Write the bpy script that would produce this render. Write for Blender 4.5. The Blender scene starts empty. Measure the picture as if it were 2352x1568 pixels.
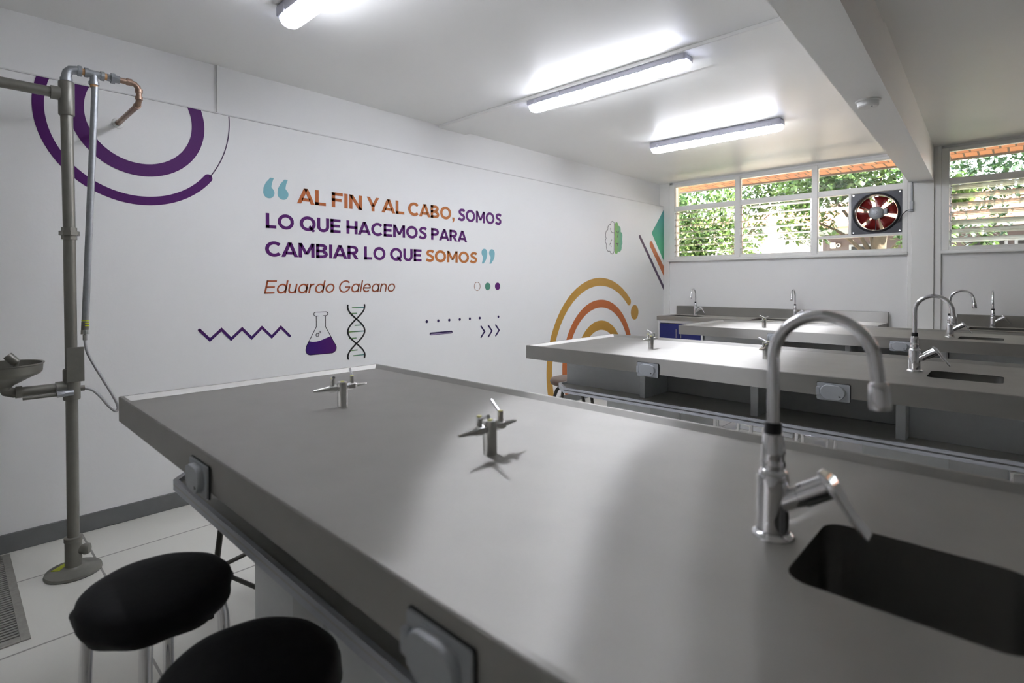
import bpy, bmesh, math, random
from mathutils import Vector, Matrix
PI = math.pi
random.seed(7)
S = bpy.context.scene
C = S.collection

# ------------------------------------------------------------------ camera, world, sun, exposure
F_PX, PITCH, YAW, ROLL = 1240.08, math.radians(0.6304), math.radians(44.5321), math.radians(-0.1082)
fw = Vector((-math.sin(YAW)*math.cos(PITCH), math.cos(YAW)*math.cos(PITCH), -math.sin(PITCH)))
rt = Vector((math.cos(YAW), math.sin(YAW), 0)); up = rt.cross(fw)
r2 = rt*math.cos(ROLL)+up*math.sin(ROLL); u2 = -rt*math.sin(ROLL)+up*math.cos(ROLL)
cam = bpy.data.cameras.new('camera'); cam_o = bpy.data.objects.new('camera', cam); C.objects.link(cam_o)
m = Matrix((r2, u2, -fw)).transposed().to_4x4(); m.translation = Vector((3.3749, 0.2285, 1.26))
cam_o.matrix_world = m
cam.sensor_width = 36; cam.lens = 36*F_PX/2352; cam.shift_x = 51.71/2352; cam.shift_y = -121.34/2352
cam.clip_start = 0.02
cam.dof.use_dof = True; cam.dof.focus_distance = 3.2; cam.dof.aperture_fstop = 3.2
S.camera = cam_o
S.view_settings.view_transform = 'Standard'; S.view_settings.look = 'None'
S.view_settings.gamma = 1; S.view_settings.use_curve_mapping = False
S.view_settings.exposure = 2.0
S.cycles.max_bounces = 10; S.cycles.diffuse_bounces = 6; S.cycles.glossy_bounces = 6
S.cycles.transmission_bounces = 8; S.cycles.transparent_max_bounces = 24
S.cycles.caustics_reflective = True; S.cycles.blur_glossy = 1.0; S.cycles.caustics_refractive = False
S.cycles.sample_clamp_indirect = 6.0

W = bpy.data.worlds.new('world'); S.world = W; W.use_nodes = True
bgn = W.node_tree.nodes['Background']; bgn.inputs[0].default_value = (0.86, 0.93, 1.0, 1); bgn.inputs[1].default_value = 3.2
sun = bpy.data.lights.new('sun', 'SUN'); sun_o = bpy.data.objects.new('sun', sun); C.objects.link(sun_o)
sun.energy = 20; sun.angle = 0.01; sun.color = (1, .95, .86)
sun_o.rotation_euler = Vector((-.62, .16, -.78)).to_track_quat('-Z', 'Y').to_euler()
LAMP = 13.2

# ------------------------------------------------------------------ materials
def mat(name, col, rough=.5, metal=0., spec=.5, noise=None, bump=None, emit=None, coat=0., alt=None):
    m = bpy.data.materials.new(name); m.use_nodes = True; nt = m.node_tree; b = nt.nodes['Principled BSDF']
    b.inputs['Base Color'].default_value = (*col, 1); b.inputs['Roughness'].default_value = rough
    b.inputs['Metallic'].default_value = metal; b.inputs['Specular IOR Level'].default_value = spec
    b.inputs['Coat Weight'].default_value = coat
    if emit: b.inputs['Emission Color'].default_value = (*emit[0], 1); b.inputs['Emission Strength'].default_value = emit[1]
    tc = nt.nodes.new('ShaderNodeTexCoord')
    if noise or alt:
        n = nt.nodes.new('ShaderNodeTexNoise'); n.inputs['Scale'].default_value = (noise or (30, 0))[0]; n.inputs['Detail'].default_value = 4
        nt.links.new(tc.outputs['Object'], n.inputs['Vector'])
        mx = nt.nodes.new('ShaderNodeMix'); mx.data_type = 'RGBA'
        a = noise[1]; mx.inputs[6].default_value = (*[c*(1-a) for c in col], 1)
        mx.inputs[7].default_value = (*(alt or [min(1, c*(1+a)) for c in col]), 1)
        nt.links.new(n.outputs['Fac'], mx.inputs[0]); nt.links.new(mx.outputs[2], b.inputs['Base Color'])
    if bump:
        n2 = nt.nodes.new('ShaderNodeTexNoise'); n2.inputs['Scale'].default_value = bump[0]; n2.inputs['Detail'].default_value = 3
        nt.links.new(tc.outputs['Object'], n2.inputs['Vector'])
        bp = nt.nodes.new('ShaderNodeBump'); bp.inputs['Strength'].default_value = bump[1]; bp.inputs['Distance'].default_value = .01
        nt.links.new(n2.outputs['Fac'], bp.inputs['Height']); nt.links.new(bp.outputs[0], b.inputs['Normal'])
    return m

def steel(name, col, rough, aniso, wav=.12, soft=.15):
    """brushed metal: a sharp lobe along the grain, spread across it, plus a little haze"""
    m = bpy.data.materials.new(name); m.use_nodes = True; nt = m.node_tree; nt.nodes.clear(); N = nt.nodes.new; K = nt.links.new
    o = N('ShaderNodeOutputMaterial'); gl = N('ShaderNodeBsdfAnisotropic'); g2 = N('ShaderNodeBsdfAnisotropic'); mx = N('ShaderNodeMixShader')
    gl.distribution = g2.distribution = 'MULTI_GGX'
    g = N('ShaderNodeNewGeometry'); cr = N('ShaderNodeVectorMath'); cr.operation = 'CROSS_PRODUCT'; cr.inputs[1].default_value = (1, .02, 0)
    K(g.outputs['Normal'], cr.inputs[0]); c2 = N('ShaderNodeVectorMath'); c2.operation = 'CROSS_PRODUCT'; K(cr.outputs[0], c2.inputs[0]); K(g.outputs['Normal'], c2.inputs[1])
    nm = N('ShaderNodeVectorMath'); nm.operation = 'NORMALIZE'; K(c2.outputs[0], nm.inputs[0]); K(nm.outputs[0], gl.inputs['Tangent'])
    gl.inputs['Anisotropy'].default_value = aniso; g2.inputs['Roughness'].default_value = .75
    tc = N('ShaderNodeTexCoord'); mp = N('ShaderNodeMapping'); mp.inputs['Scale'].default_value = (3, 90, 90); K(tc.outputs['Object'], mp.inputs[0])
    n = N('ShaderNodeTexNoise'); n.inputs['Scale'].default_value = 3; n.inputs['Detail'].default_value = 5; K(mp.outputs[0], n.inputs['Vector'])
    mr = N('ShaderNodeMapRange'); mr.inputs[3].default_value = rough*.97; mr.inputs[4].default_value = rough*1.03; K(n.outputs['Fac'], mr.inputs[0]); K(mr.outputs[0], gl.inputs['Roughness'])
    n3 = N('ShaderNodeTexNoise'); n3.inputs['Scale'].default_value = 9; n3.inputs['Detail'].default_value = 4; K(tc.outputs['Object'], n3.inputs['Vector'])
    cm = N('ShaderNodeMix'); cm.data_type = 'RGBA'; cm.inputs[6].default_value = (*[c*.93 for c in col], 1); cm.inputs[7].default_value = (*[min(1, c*1.05) for c in col], 1)
    K(n3.outputs['Fac'], cm.inputs[0]); K(cm.outputs[2], gl.inputs['Color']); K(cm.outputs[2], g2.inputs['Color'])
    n2 = N('ShaderNodeTexNoise'); n2.inputs['Scale'].default_value = 4.0; n2.inputs['Detail'].default_value = 1; K(tc.outputs['Object'], n2.inputs['Vector'])
    bp = N('ShaderNodeBump'); bp.inputs['Strength'].default_value = wav; bp.inputs['Distance'].default_value = .01
    K(n2.outputs['Fac'], bp.inputs['Height']); K(bp.outputs[0], gl.inputs['Normal']); K(bp.outputs[0], g2.inputs['Normal'])
    mx.inputs[0].default_value = soft; K(gl.outputs[0], mx.inputs[1]); K(g2.outputs[0], mx.inputs[2]); K(mx.outputs[0], o.inputs[0])
    return m

def glass(name, tint, refl, diff):
    m = bpy.data.materials.new(name); m.use_nodes = True; nt = m.node_tree; nt.nodes.clear()
    o = nt.nodes.new('ShaderNodeOutputMaterial'); t = nt.nodes.new('ShaderNodeBsdfTransparent'); t.inputs[0].default_value = (*tint, 1)
    gl = nt.nodes.new('ShaderNodeBsdfGlossy'); gl.inputs['Roughness'].default_value = .02
    fr = nt.nodes.new('ShaderNodeFresnel'); fr.inputs[0].default_value = refl
    mx = nt.nodes.new('ShaderNodeMixShader'); nt.links.new(fr.outputs[0], mx.inputs[0]); nt.links.new(t.outputs[0], mx.inputs[1]); nt.links.new(gl.outputs[0], mx.inputs[2])
    last = mx
    if diff:
        d = nt.nodes.new('ShaderNodeBsdfDiffuse'); d.inputs[0].default_value = (.85, .88, .84, 1)
        tr = nt.nodes.new('ShaderNodeBsdfTranslucent'); tr.inputs[0].default_value = (.85, .88, .84, 1)
        ad = nt.nodes.new('ShaderNodeMixShader'); ad.inputs[0].default_value = .5; nt.links.new(d.outputs[0], ad.inputs[1]); nt.links.new(tr.outputs[0], ad.inputs[2])
        m2 = nt.nodes.new('ShaderNodeMixShader'); m2.inputs[0].default_value = diff
        nt.links.new(mx.outputs[0], m2.inputs[1]); nt.links.new(ad.outputs[0], m2.inputs[2]); last = m2
    nt.links.new(last.outputs[0], o.inputs[0]); return m

def tiles(name, col, grout, w, h, x0, y0, mortar=.006, offset=0., rough=.3, var=.06, axes='XY', col2=None):
    m = mat(name, col, rough); nt = m.node_tree; b = nt.nodes['Principled BSDF']
    tc = nt.nodes.new('ShaderNodeTexCoord'); mp = nt.nodes.new('ShaderNodeMapping'); mp.inputs['Location'].default_value = (-x0, -y0, 0)
    if axes == 'XZ': mp.inputs['Rotation'].default_value = (-PI/2, 0, 0)
    if axes == 'YX': mp.inputs['Rotation'].default_value = (0, 0, PI/2)
    nt.links.new(tc.outputs['Object'], mp.inputs[0])
    br = nt.nodes.new('ShaderNodeTexBrick'); br.offset = offset; br.squash = 1
    br.inputs['Scale'].default_value = 1; br.inputs['Brick Width'].default_value = w; br.inputs['Row Height'].default_value = h
    br.inputs['Mortar Size'].default_value = mortar; br.inputs['Mortar Smooth'].default_value = .1
    br.inputs['Color1'].default_value = (*[c*(1-var) for c in col], 1); br.inputs['Color2'].default_value = (*(col2 or [c*(1+var) for c in col]), 1)
    br.inputs['Mortar'].default_value = (*grout, 1)
    nt.links.new(mp.outputs[0], br.inputs['Vector']); nt.links.new(br.outputs['Color'], b.inputs['Base Color'])
    bp = nt.nodes.new('ShaderNodeBump'); bp.invert = True; bp.inputs['Strength'].default_value = .4; bp.inputs['Distance'].default_value = .004
    nt.links.new(br.outputs['Fac'], bp.inputs['Height']); nt.links.new(bp.outputs[0], b.inputs['Normal'])
    return m

def gradient(name, c0, c1, axis, lo, hi, rough=.45):
    """printed vinyl whose ink runs from c0 to c1 along one axis of the wall"""
    m = mat(name, c0, rough); nt = m.node_tree; b = nt.nodes['Principled BSDF']; b.inputs['Specular IOR Level'].default_value = .2
    tc = nt.nodes.new('ShaderNodeTexCoord'); sp = nt.nodes.new('ShaderNodeSeparateXYZ'); nt.links.new(tc.outputs['Object'], sp.inputs[0])
    mr = nt.nodes.new('ShaderNodeMapRange'); mr.inputs[1].default_value = lo; mr.inputs[2].default_value = hi
    nt.links.new(sp.outputs['XYZ'.index(axis)], mr.inputs[0])
    mx = nt.nodes.new('ShaderNodeMix'); mx.data_type = 'RGBA'; mx.inputs[6].default_value = (*c0, 1); mx.inputs[7].default_value = (*c1, 1)
    nt.links.new(mr.outputs[0], mx.inputs[0]); nt.links.new(mx.outputs[2], b.inputs['Base Color']); return m

M = {}
M['wall'] = mat('painted_wall', (.85, .85, .845), .55, spec=.3, noise=(3, .015), bump=(60, .04))
M['ceiling'] = mat('ceiling_paint', (.90, .90, .885), .36, spec=.3, noise=(2, .015), bump=(2.5, .03))
M['frame'] = mat('white_enamel', (.84, .84, .82), .35)
M['dimwall'] = mat('grey_paint', (.72, .72, .71), .6, noise=(4, .05))
M['base'] = mat('grey_skirting_paint', (.16, .165, .165), .5, noise=(20, .15))
M['floor'] = tiles('floor_tiles', (.66, .65, .60), (.26, .25, .23), .58, .58, .365, .715, .0045, rough=.28)
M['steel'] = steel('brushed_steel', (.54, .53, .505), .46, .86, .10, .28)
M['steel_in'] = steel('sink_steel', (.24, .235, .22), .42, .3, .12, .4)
M['shelf'] = mat('grey_shelf_board', (.58, .57, .54), .4, .0, noise=(12, .05))
M['lip'] = mat('grey_lip_paint', (.66, .68, .74), .4)
M['lam'] = mat('grey_laminate', (.76, .78, .80), .45, noise=(40, .03))
M['lamd'] = mat('dark_grey_laminate', (.62, .63, .64), .45, noise=(40, .04))
M['chrome'] = mat('chrome', (.80, .80, .82), .06, 1., noise=(5, .02))
M['nickel'] = mat('nickel', (.74, .74, .72), .24, 1., noise=(8, .05))
M['galv'] = mat('galvanised_pipe', (.36, .38, .40), .42, .7, noise=(60, .2), bump=(90, .1))
M['olive'] = mat('grey_painted_pipe', (.235, .23, .205), .4, .55, noise=(25, .1), bump=(70, .05))
M['copper'] = mat('tarnished_copper', (.27, .14, .085), .4, .7, noise=(30, .4), alt=(.50, .36, .28))
M['tape'] = mat('ptfe_paste', (.62, .36, .17), .6, noise=(80, .2))
M['hose'] = mat('braided_hose', (.45, .45, .46), .45, .4, noise=(300, .2), bump=(400, .3))
M['black'] = mat('black_rubber', (.012, .012, .013), .5, noise=(50, .2))
M['vinyl'] = mat('black_upholstery', (.007, .007, .008), .6, spec=.25, noise=(50, .2), bump=(25, .12))
M['brown'] = mat('brown_upholstery', (.115, .075, .055), .45, noise=(40, .2), bump=(60, .1))
M['darkleg'] = mat('dark_steel_leg', (.055, .053, .045), .4, .6, noise=(30, .2))
M['plate'] = mat('grey_plastic', (.50, .525, .56), .35, noise=(60, .03))
M['yellow'] = mat('yellow_sticker', (.62, .70, .02), .5, noise=(40, .1))
M['yellowdot'] = mat('yellow_cap', (.78, .76, .30), .4, noise=(40, .05))
M['lampbody'] = mat('grey_polycarbonate', (.52, .52, .60), .35, noise=(20, .03))
M['lampend'] = glass('clear_polycarbonate', (.80, .81, .90), 1.5, .35)
M['lamplit'] = mat('lit_diffuser', (.9, .9, .95), .3, emit=((.90, .92, 1.0), LAMP), noise=(5, .01))
M['lamplit_dim'] = mat('lit_diffuser_dim', (.9, .9, .95), .3, emit=((.90, .92, 1.0), LAMP*.76), noise=(5, .01))  # weaker emission, set to keep the near left wall darker
M['glass'] = glass('window_glass', (.94, .96, .95), 1.45, 0)
M['louvre'] = glass('louvre_glass', (.90, .93, .90), 1.5, .16)
M['fanframe'] = mat('black_fan_plate', (.035, .037, .045), .35, .3, noise=(20, .25))
M['red'] = mat('red_fan_blade', (.22, .012, .011), .4, noise=(20, .2))
M['motor'] = mat('cast_grey_motor', (.36, .38, .40), .45, .5, noise=(50, .2))
M['blue'] = mat('blue_door', (.012, .018, .14), .4, noise=(20, .08))
M['grate'] = mat('drain_grate', (.33, .32, .29), .45, .5, noise=(60, .25))
M['gratedark'] = mat('drain_pit', (.05, .05, .045), .8, noise=(30, .2))
M['purple'] = gradient('purple_ink', (.085, .012, .130), (.125, .022, .170), 'Y', .5, 3.6)
M['orange'] = gradient('orange_ink', (.50, .135, .040), (.52, .19, .055), 'Y', 1.8, 3.5)
M['sigink'] = gradient('rust_ink', (.44, .105, .040), (.30, .090, .045), 'Y', 1.6, 2.6)
M['teal'] = mat('teal_ink', (.20, .46, .53), .45, noise=(5, .03))
M['navy'] = gradient('navy_ink', (.030, .020, .075), (.035, .016, .10), 'Y', 2.9, 3.8)
M['ink'] = mat('black_ink', (.012, .012, .012), .5, noise=(5, .1))
M['liquid'] = gradient('violet_ink', (.045, .015, .17), (.085, .016, .14), 'Y', 1.92, 2.14)
M['zig'] = gradient('zigzag_ink', (.085, .02, .13), (.05, .02, .14), 'Z', .99, .92)
M['ochre'] = mat('ochre_ink', (.54, .30, .055), .45, noise=(3, .06))
M['burnt'] = mat('burnt_orange_ink', (.54, .155, .045), .45, noise=(3, .06))
M['tri'] = gradient('green_triangle_ink', (.09, .40, .22), (.10, .36, .36), 'Z', 1.75, 2.2)
M['brain'] = gradient('brain_green_ink', (.28, .52, .14), (.14, .42, .36), 'Y', 5.74, 5.92)
M['rung'] = gradient('rung_ink', (.17, .30, .05), (.09, .24, .28), 'Y', 2.24, 2.38)
M['greenink'] = mat('green_ink', (.09, .30, .21), .45, noise=(5, .03))
M['aster'] = mat('aubergine_ink', (.075, .04, .095), .45, noise=(5, .03))
M['line'] = mat('grey_line_ink', (.10, .10, .10), .5, noise=(5, .1))
M['ringline'] = mat('brown_line_ink', (.30, .16, .10), .5, noise=(5, .1))
M['brick'] = tiles('soffit_brick', (.40, .14, .06), (.09, .05, .03), .115, .26, 0, .02, .009, .5, .8, .22, 'XY', (.48, .20, .09))
M['roof'] = tiles('roof_tiles', (.42, .15, .08), (.14, .06, .04), .2, .35, 0, 0, .012, .5, .8, .25)
M['stucco'] = mat('white_stucco', (.82, .80, .77), .8, noise=(6, .04), bump=(40, .2))
M['shade'] = mat('grey_stucco', (.10, .085, .085), .8, noise=(3, .2))  # the shade on the house wall is put into this colour
M['paving'] = tiles('courtyard_paving', (.55, .43, .33), (.35, .30, .25), .4, .4, 0, 0, .01, .5, .8, .1)
M['bark'] = mat('bark', (.075, .055, .035), .9, noise=(12, .35), bump=(30, .6))

def leafmat(name, c0, c1):
    m = bpy.data.materials.new(name); m.use_nodes = True; nt = m.node_tree; nt.nodes.clear()
    o = nt.nodes.new('ShaderNodeOutputMaterial'); oi = nt.nodes.new('ShaderNodeTexCoord')
    n = nt.nodes.new('ShaderNodeTexNoise'); n.inputs['Scale'].default_value = 5; n.inputs['Detail'].default_value = 3
    nt.links.new(oi.outputs['Object'], n.inputs['Vector'])
    cr = nt.nodes.new('ShaderNodeMix'); cr.data_type = 'RGBA'; cr.inputs[6].default_value = (*c0, 1); cr.inputs[7].default_value = (*c1, 1)
    mr = nt.nodes.new('ShaderNodeMapRange'); mr.inputs[1].default_value = .35; mr.inputs[2].default_value = .65
    nt.links.new(n.outputs['Fac'], mr.inputs[0]); nt.links.new(mr.outputs[0], cr.inputs[0])
    p = nt.nodes.new('ShaderNodeBsdfPrincipled'); p.inputs['Roughness'].default_value = .35; nt.links.new(cr.outputs[2], p.inputs['Base Color'])
    t = nt.nodes.new('ShaderNodeBsdfTranslucent'); nt.links.new(cr.outputs[2], t.inputs[0])
    mx = nt.nodes.new('ShaderNodeMixShader'); mx.inputs[0].default_value = .35
    nt.links.new(p.outputs[0], mx.inputs[1]); nt.links.new(t.outputs[0], mx.inputs[2]); nt.links.new(mx.outputs[0], o.inputs[0]); return m
M['leaf'] = leafmat('leaf_green', (.025, .06, .018), (.14, .22, .06))
M['leafd'] = leafmat('leaf_dark', (.015, .04, .02), (.05, .10, .035))

# ------------------------------------------------------------------ mesh helpers
class MB:
    def __init__(s): s.b = bmesh.new()
    def box(s, x0, x1, y0, y1, z0, z1, bev=0, seg=2):
        r = bmesh.ops.create_cube(s.b, size=1)['verts']
        for v in r: v.co = Vector(((x0+x1)/2+v.co.x*(x1-x0), (y0+y1)/2+v.co.y*(y1-y0), (z0+z1)/2+v.co.z*(z1-z0)))
        if bev:
            es = list({e for v in r for e in v.link_edges})
            bmesh.ops.bevel(s.b, geom=es, offset=bev, segments=seg, affect='EDGES', profile=.5)
        return s
    def loops(s, rings, closed=True, cap0=True, cap1=True):
        vs = [[s.b.verts.new(p) for p in r] for r in rings]; n = len(vs[0])
        for a, b in zip(vs[:-1], vs[1:]):
            for i in range(n if closed else n-1):
                j = (i+1) % n; s.b.faces.new((a[i], a[j], b[j], b[i]))
        if cap0: s.b.faces.new(vs[0][::-1])
        if cap1: s.b.faces.new(vs[-1])
        return s
    def lathe(s, prof, n=32, o=(0, 0, 0), axis=(0, 0, 1), cap0=True, cap1=True, sx=1, sy=1):
        q = Vector((0, 0, 1)).rotation_difference(Vector(axis).normalized()); o = Vector(o)
        s.loops([[o+q@Vector((sx*r*math.cos(2*PI*i/n), sy*r*math.sin(2*PI*i/n), z)) for i in range(n)] for r, z in prof], True, cap0, cap1); return s
    def cyl(s, p0, p1, r0, r1=None, n=24):
        p0, p1 = Vector(p0), Vector(p1); r1 = r0 if r1 is None else r1
        return s.lathe([(r0, 0), (r1, (p1-p0).length)], n, p0, p1-p0)
    def tube(s, pts, r, n=16, cap=True):
        pts = [Vector(p) for p in pts]; rings = []; t0 = (pts[1]-pts[0]).normalized()
        nrm = t0.orthogonal().normalized()
        for i, p in enumerate(pts):
            t = (pts[min(i+1, len(pts)-1)]-pts[max(i-1, 0)]).normalized()
            nrm = (nrm-t*nrm.dot(t)).normalized(); bn = t.cross(nrm)
            rr = r[i] if isinstance(r, (list, tuple)) else r
            rings.append([p+nrm*rr*math.cos(2*PI*k/n)+bn*rr*math.sin(2*PI*k/n) for k in range(n)])
        return s.loops(rings, True, cap, cap)
    def torus(s, o, R, r, axis=(0, 0, 1), n=40, k=10, sx=1, sy=1):
        q = Vector((0, 0, 1)).rotation_difference(Vector(axis).normalized()); o = Vector(o)
        rings = [[o+q@Vector(((R+r*math.cos(2*PI*j/k))*math.cos(2*PI*i/n)*sx, (R+r*math.cos(2*PI*j/k))*math.sin(2*PI*i/n)*sy, r*math.sin(2*PI*j/k))) for j in range(k)] for i in range(n)]
        rings.append(rings[0]); s.loops(rings, True, False, False); bmesh.ops.remove_doubles(s.b, verts=s.b.verts, dist=1e-6); return s
    def prism(s, poly, fn, a, b):
        """polygon (u,v) extruded between depth a and b; fn(u,v,d) -> point"""
        lo = [s.b.verts.new(fn(u, v, a)) for u, v in poly]; hi = [s.b.verts.new(fn(u, v, b)) for u, v in poly]; n = len(poly)
        s.b.faces.new(hi)
        s.b.faces.new(lo[::-1])
        for i in range(n): s.b.faces.new((lo[i], lo[(i+1) % n], hi[(i+1) % n], hi[i]))
        return s
    def build(s, name, mt, parent=None, smooth=40, loc=None, keepn=False):
        if not keepn: bmesh.ops.recalc_face_normals(s.b, faces=s.b.faces)
        me = bpy.data.meshes.new(name); s.b.to_mesh(me); s.b.free()
        if smooth:
            for p in me.polygons: p.use_smooth = True
            me.set_sharp_from_angle(angle=math.radians(smooth))
        me.materials.append(mt if not isinstance(mt, str) else M[mt])
        o = bpy.data.objects.new(name, me); C.objects.link(o)
        if parent: o.parent = parent
        if loc: o.location = loc
        return o

def tag(o, label=None, cat=None, group=None, kind=None):
    if label: o['label'] = label
    if cat: o['category'] = cat
    if group: o['group'] = group
    if kind: o['kind'] = kind
    return o
def thing(name, label, cat, loc=(0, 0, 0), rz=0, group=None):
    o = bpy.data.objects.new(name, None); C.objects.link(o); o.location = loc; o.rotation_euler = (0, 0, rz); o.empty_display_size = .1
    return tag(o, label, cat, group)
def struct(mb, name, mt, smooth=30, parent=None):
    o = mb.build(name, mt, parent, smooth)
    if not parent: tag(o, name.replace('_', ' '), name.split('_')[0], kind='structure')
    return o
def dup(root, loc, rz, label):
    r = root.copy(); C.objects.link(r); r.location = loc; r.rotation_euler = (0, 0, rz); r['label'] = label
    for ch in list(root.children):
        c = ch.copy(); C.objects.link(c); c.parent = r
        for g in list(ch.children):
            d = g.copy(); C.objects.link(d); d.parent = c
    return r
def arc(cx, cy, r, a0, a1, n=24, ry=None):
    ry = r if ry is None else ry
    return [(cx+r*math.cos(math.radians(a0+(a1-a0)*i/n)), cy+ry*math.sin(math.radians(a0+(a1-a0)*i/n))) for i in range(n+1)]
def rrect(x0, x1, y0, y1, r, n=6):
    out = []
    for cx, cy, a in ((x1-r, y0+r, -90), (x1-r, y1-r, 0), (x0+r, y1-r, 90), (x0+r, y0+r, 180)): out += arc(cx, cy, r, a, a+90, n)
    return out

# ------------------------------------------------------------------ room shell
YB, YF, XR, ZC = 6.95, -2.2, 8.4, 2.56
o = MB().box(-.3, XR+.2, YF-.2, 7.2, -.12, 0).build('floor', 'floor', smooth=0); tag(o, 'grey white tiled floor with thin dark joints', 'floor', kind='structure')
o = MB().box(-.3, XR+.2, YF-.2, 7.2, ZC, ZC+.12).build('ceiling', 'ceiling', smooth=0); tag(o, 'glossy white painted ceiling', 'ceiling', kind='structure')
b = MB(); b.box(-.30, -.06, YF-.2, 7.2, 0, ZC); b.box(-.06, 0, YF, 6.952, 0, 2.258, .004, 1)
o = b.build('wall_left', 'wall', smooth=30); tag(o, 'white wall carrying the painted quotation', 'wall', kind='structure')
o = MB().box(-.061, -.048, 1.395, 1.41, 2.258, ZC).build('trim_1', 'frame', smooth=0); tag(o, 'upright cover strip on the upper left wall', 'trim', kind='structure')
o = MB().box(-.06, .003, YF, 6.952, 2.2575, 2.2635).build('trim_4', 'dimwall', smooth=0); tag(o, 'thin grey bead along the top of the mural panel', 'trim', kind='structure')
o = MB().box(-.02, .008, YF, 6.952, 0, .089, .003, 1).build('baseboard_left', 'base'); tag(o, 'dark grey painted skirting under the mural', 'baseboard', kind='structure')
# window wall
b = MB(); b.box(-.3, XR+.2, 6.975, 7.16, 0, 1.53); b.box(-.3, .1, 6.975, 7.16, 1.53, ZC); b.box(2.56, 2.84, 6.975, 7.16, 1.53, ZC); b.box(5.3, XR+.2, 6.975, 7.16, 1.53, ZC)
b.box(-.3, XR+.2, 6.975, 7.16, 2.53, ZC)
o = b.build('wall_back', 'wall', smooth=30); tag(o, 'white wall under and around the windows', 'wall', kind='structure')
for i, (x0, x1, y0) in enumerate(((-.10, .077, 6.952), (2.573, 2.604, 6.95), (2.604, 2.777, 6.93), (2.777, 2.83, 6.95))):
    o = MB().box(x0, x1, y0, 7.0, 0, ZC, .003, 1).build('column_%d' % (i+1), 'frame'); tag(o, ('white corner column', 'left fillet of the middle column', 'white middle column under the beam', 'right fillet of the middle column')[i], 'column', kind='structure')
b = MB(); xs = [(2.585+.033*(6.93-y), 2.772+.033*(6.93-y), y) for y in (6.93, YF)]
b.loops([[(x0, y, 2.24), (x1, y, 2.24), (x1, y, ZC), (x0, y, ZC)] for x0, x1, y in xs])
o = b.build('ceiling_beam', 'ceiling', smooth=0); tag(o, 'white beam across the ceiling', 'beam', kind='structure')
o = MB().box(-.06, 2.70, 3.12, 3.43, ZC-.022, ZC, .003, 1).build('trim_2', 'ceiling'); tag(o, 'flat cover board across the ceiling left of the beam', 'trim', kind='structure')
o = MB().box(2.88, XR, 3.2, 3.5, ZC-.022, ZC, .003, 1).build('trim_3', 'ceiling'); tag(o, 'flat cover board across the ceiling right of the beam', 'trim', kind='structure')
o = MB().box(XR, XR+.2, YF-.2, 7.2, 0, ZC).build('wall_right', 'dimwall', smooth=0); tag(o, 'grey far right wall', 'wall', kind='structure')
o = MB().box(-.3, XR+.2, YF-.2, YF, 0, ZC).build('wall_front', 'dimwall', smooth=0); tag(o, 'grey wall behind the viewer', 'wall', kind='structure')

# ------------------------------------------------------------------ windows
def window(name, label, x0, x1, mull, z0=1.56, z1=2.535):
    w = MB(); d0, d1 = 6.955, 7.02
    w.box(x0, x1, d0, d1, z0, 1.597, .003, 1); w.box(x0, x1, d0, d1, 2.50, z1, .003, 1); w.box(x0, x1, d0+.004, d1, 2.184, 2.246, .003, 1)
    for a, c in mull: w.box(a, c, d0-.004, d1, z0+.002, z1-.002, .003, 1)
    r = w.build(name, 'frame'); tag(r, label, 'window', kind='structure'); return r
w1 = window('window_1', 'white steel window with fan and glass louvres', .077, 2.573, [(.077, .150), (.915, .972), (1.730, 1.788), (2.530, 2.573)])
b = MB(); b.box(1.788, 2.53, 6.962, 7.01, 1.729, 1.759, .002, 1); b.box(2.072, 2.098, 6.962, 7.01, 1.759, 2.184, .002, 1); b.build('glazing_bar', 'frame', w1)
w2 = window('window_2', 'white steel window right of the middle column', 2.83, 5.35, [(2.83, 2.886), (3.66, 3.72), (4.46, 4.52), (5.29, 5.35)])
for wn, x0, x1 in ((w1, .06, 2.575), (w2, 2.83, 5.35)): MB().box(x0, x1, 6.925, 6.99, 1.53, 1.56, .004).build('sill', 'frame', wn)
def pane(par, x0, x1, z0, z1): MB().box(x0, x1, 6.985, 6.99, z0, z1).build('glass_pane', 'glass', par, 0)
for x0, x1 in ((.15, .915), (.972, 1.73), (1.788, 2.53)): pane(w1, x0, x1, 2.246, 2.50)
pane(w1, 1.788, 2.072, 1.759, 2.184); pane(w1, 1.788, 2.53, 1.597, 1.729)
for x0, x1 in ((2.886, 3.66), (3.72, 4.46), (4.52, 5.29)): pane(w2, x0, x1, 2.246, 2.50)
def louvres(par, x0, x1, tilt):
    b = MB(); t = math.radians(tilt); c, s = math.cos(t), math.sin(t)
    for k in range(7):
        zc = 1.655+.0827*k; yc = 6.99; h, th = .048, .0042
        pr = [(yc-h*c-th*s, zc+h*s-th*c), (yc+h*c-th*s, zc-h*s-th*c), (yc+h*c+th*s, zc-h*s+th*c), (yc-h*c+th*s, zc+h*s+th*c)]
        b.loops([[(x, y, z) for y, z in pr] for x in (x0+.012, x1-.012)])
    b.build('glass_louvres', 'louvre', par, 0)
    b = MB()
    for x in (x0+.004, x1-.016):
        b.box(x, x+.012, 6.975, 7.005, 1.597, 2.184)
        for k in range(7): zc = 1.655+.0827*k; b.box(x-.002, x+.018, 6.945, 7.035, zc-.007, zc+.007)
    b.build('louvre_clips', 'nickel', par)
louvres(w1, .15, .915, 5); louvres(w1, .972, 1.73, 5)
for x0, x1 in ((2.886, 3.66), (3.72, 4.46), (4.52, 5.29)): louvres(w2, x0, x1, 22)

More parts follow.
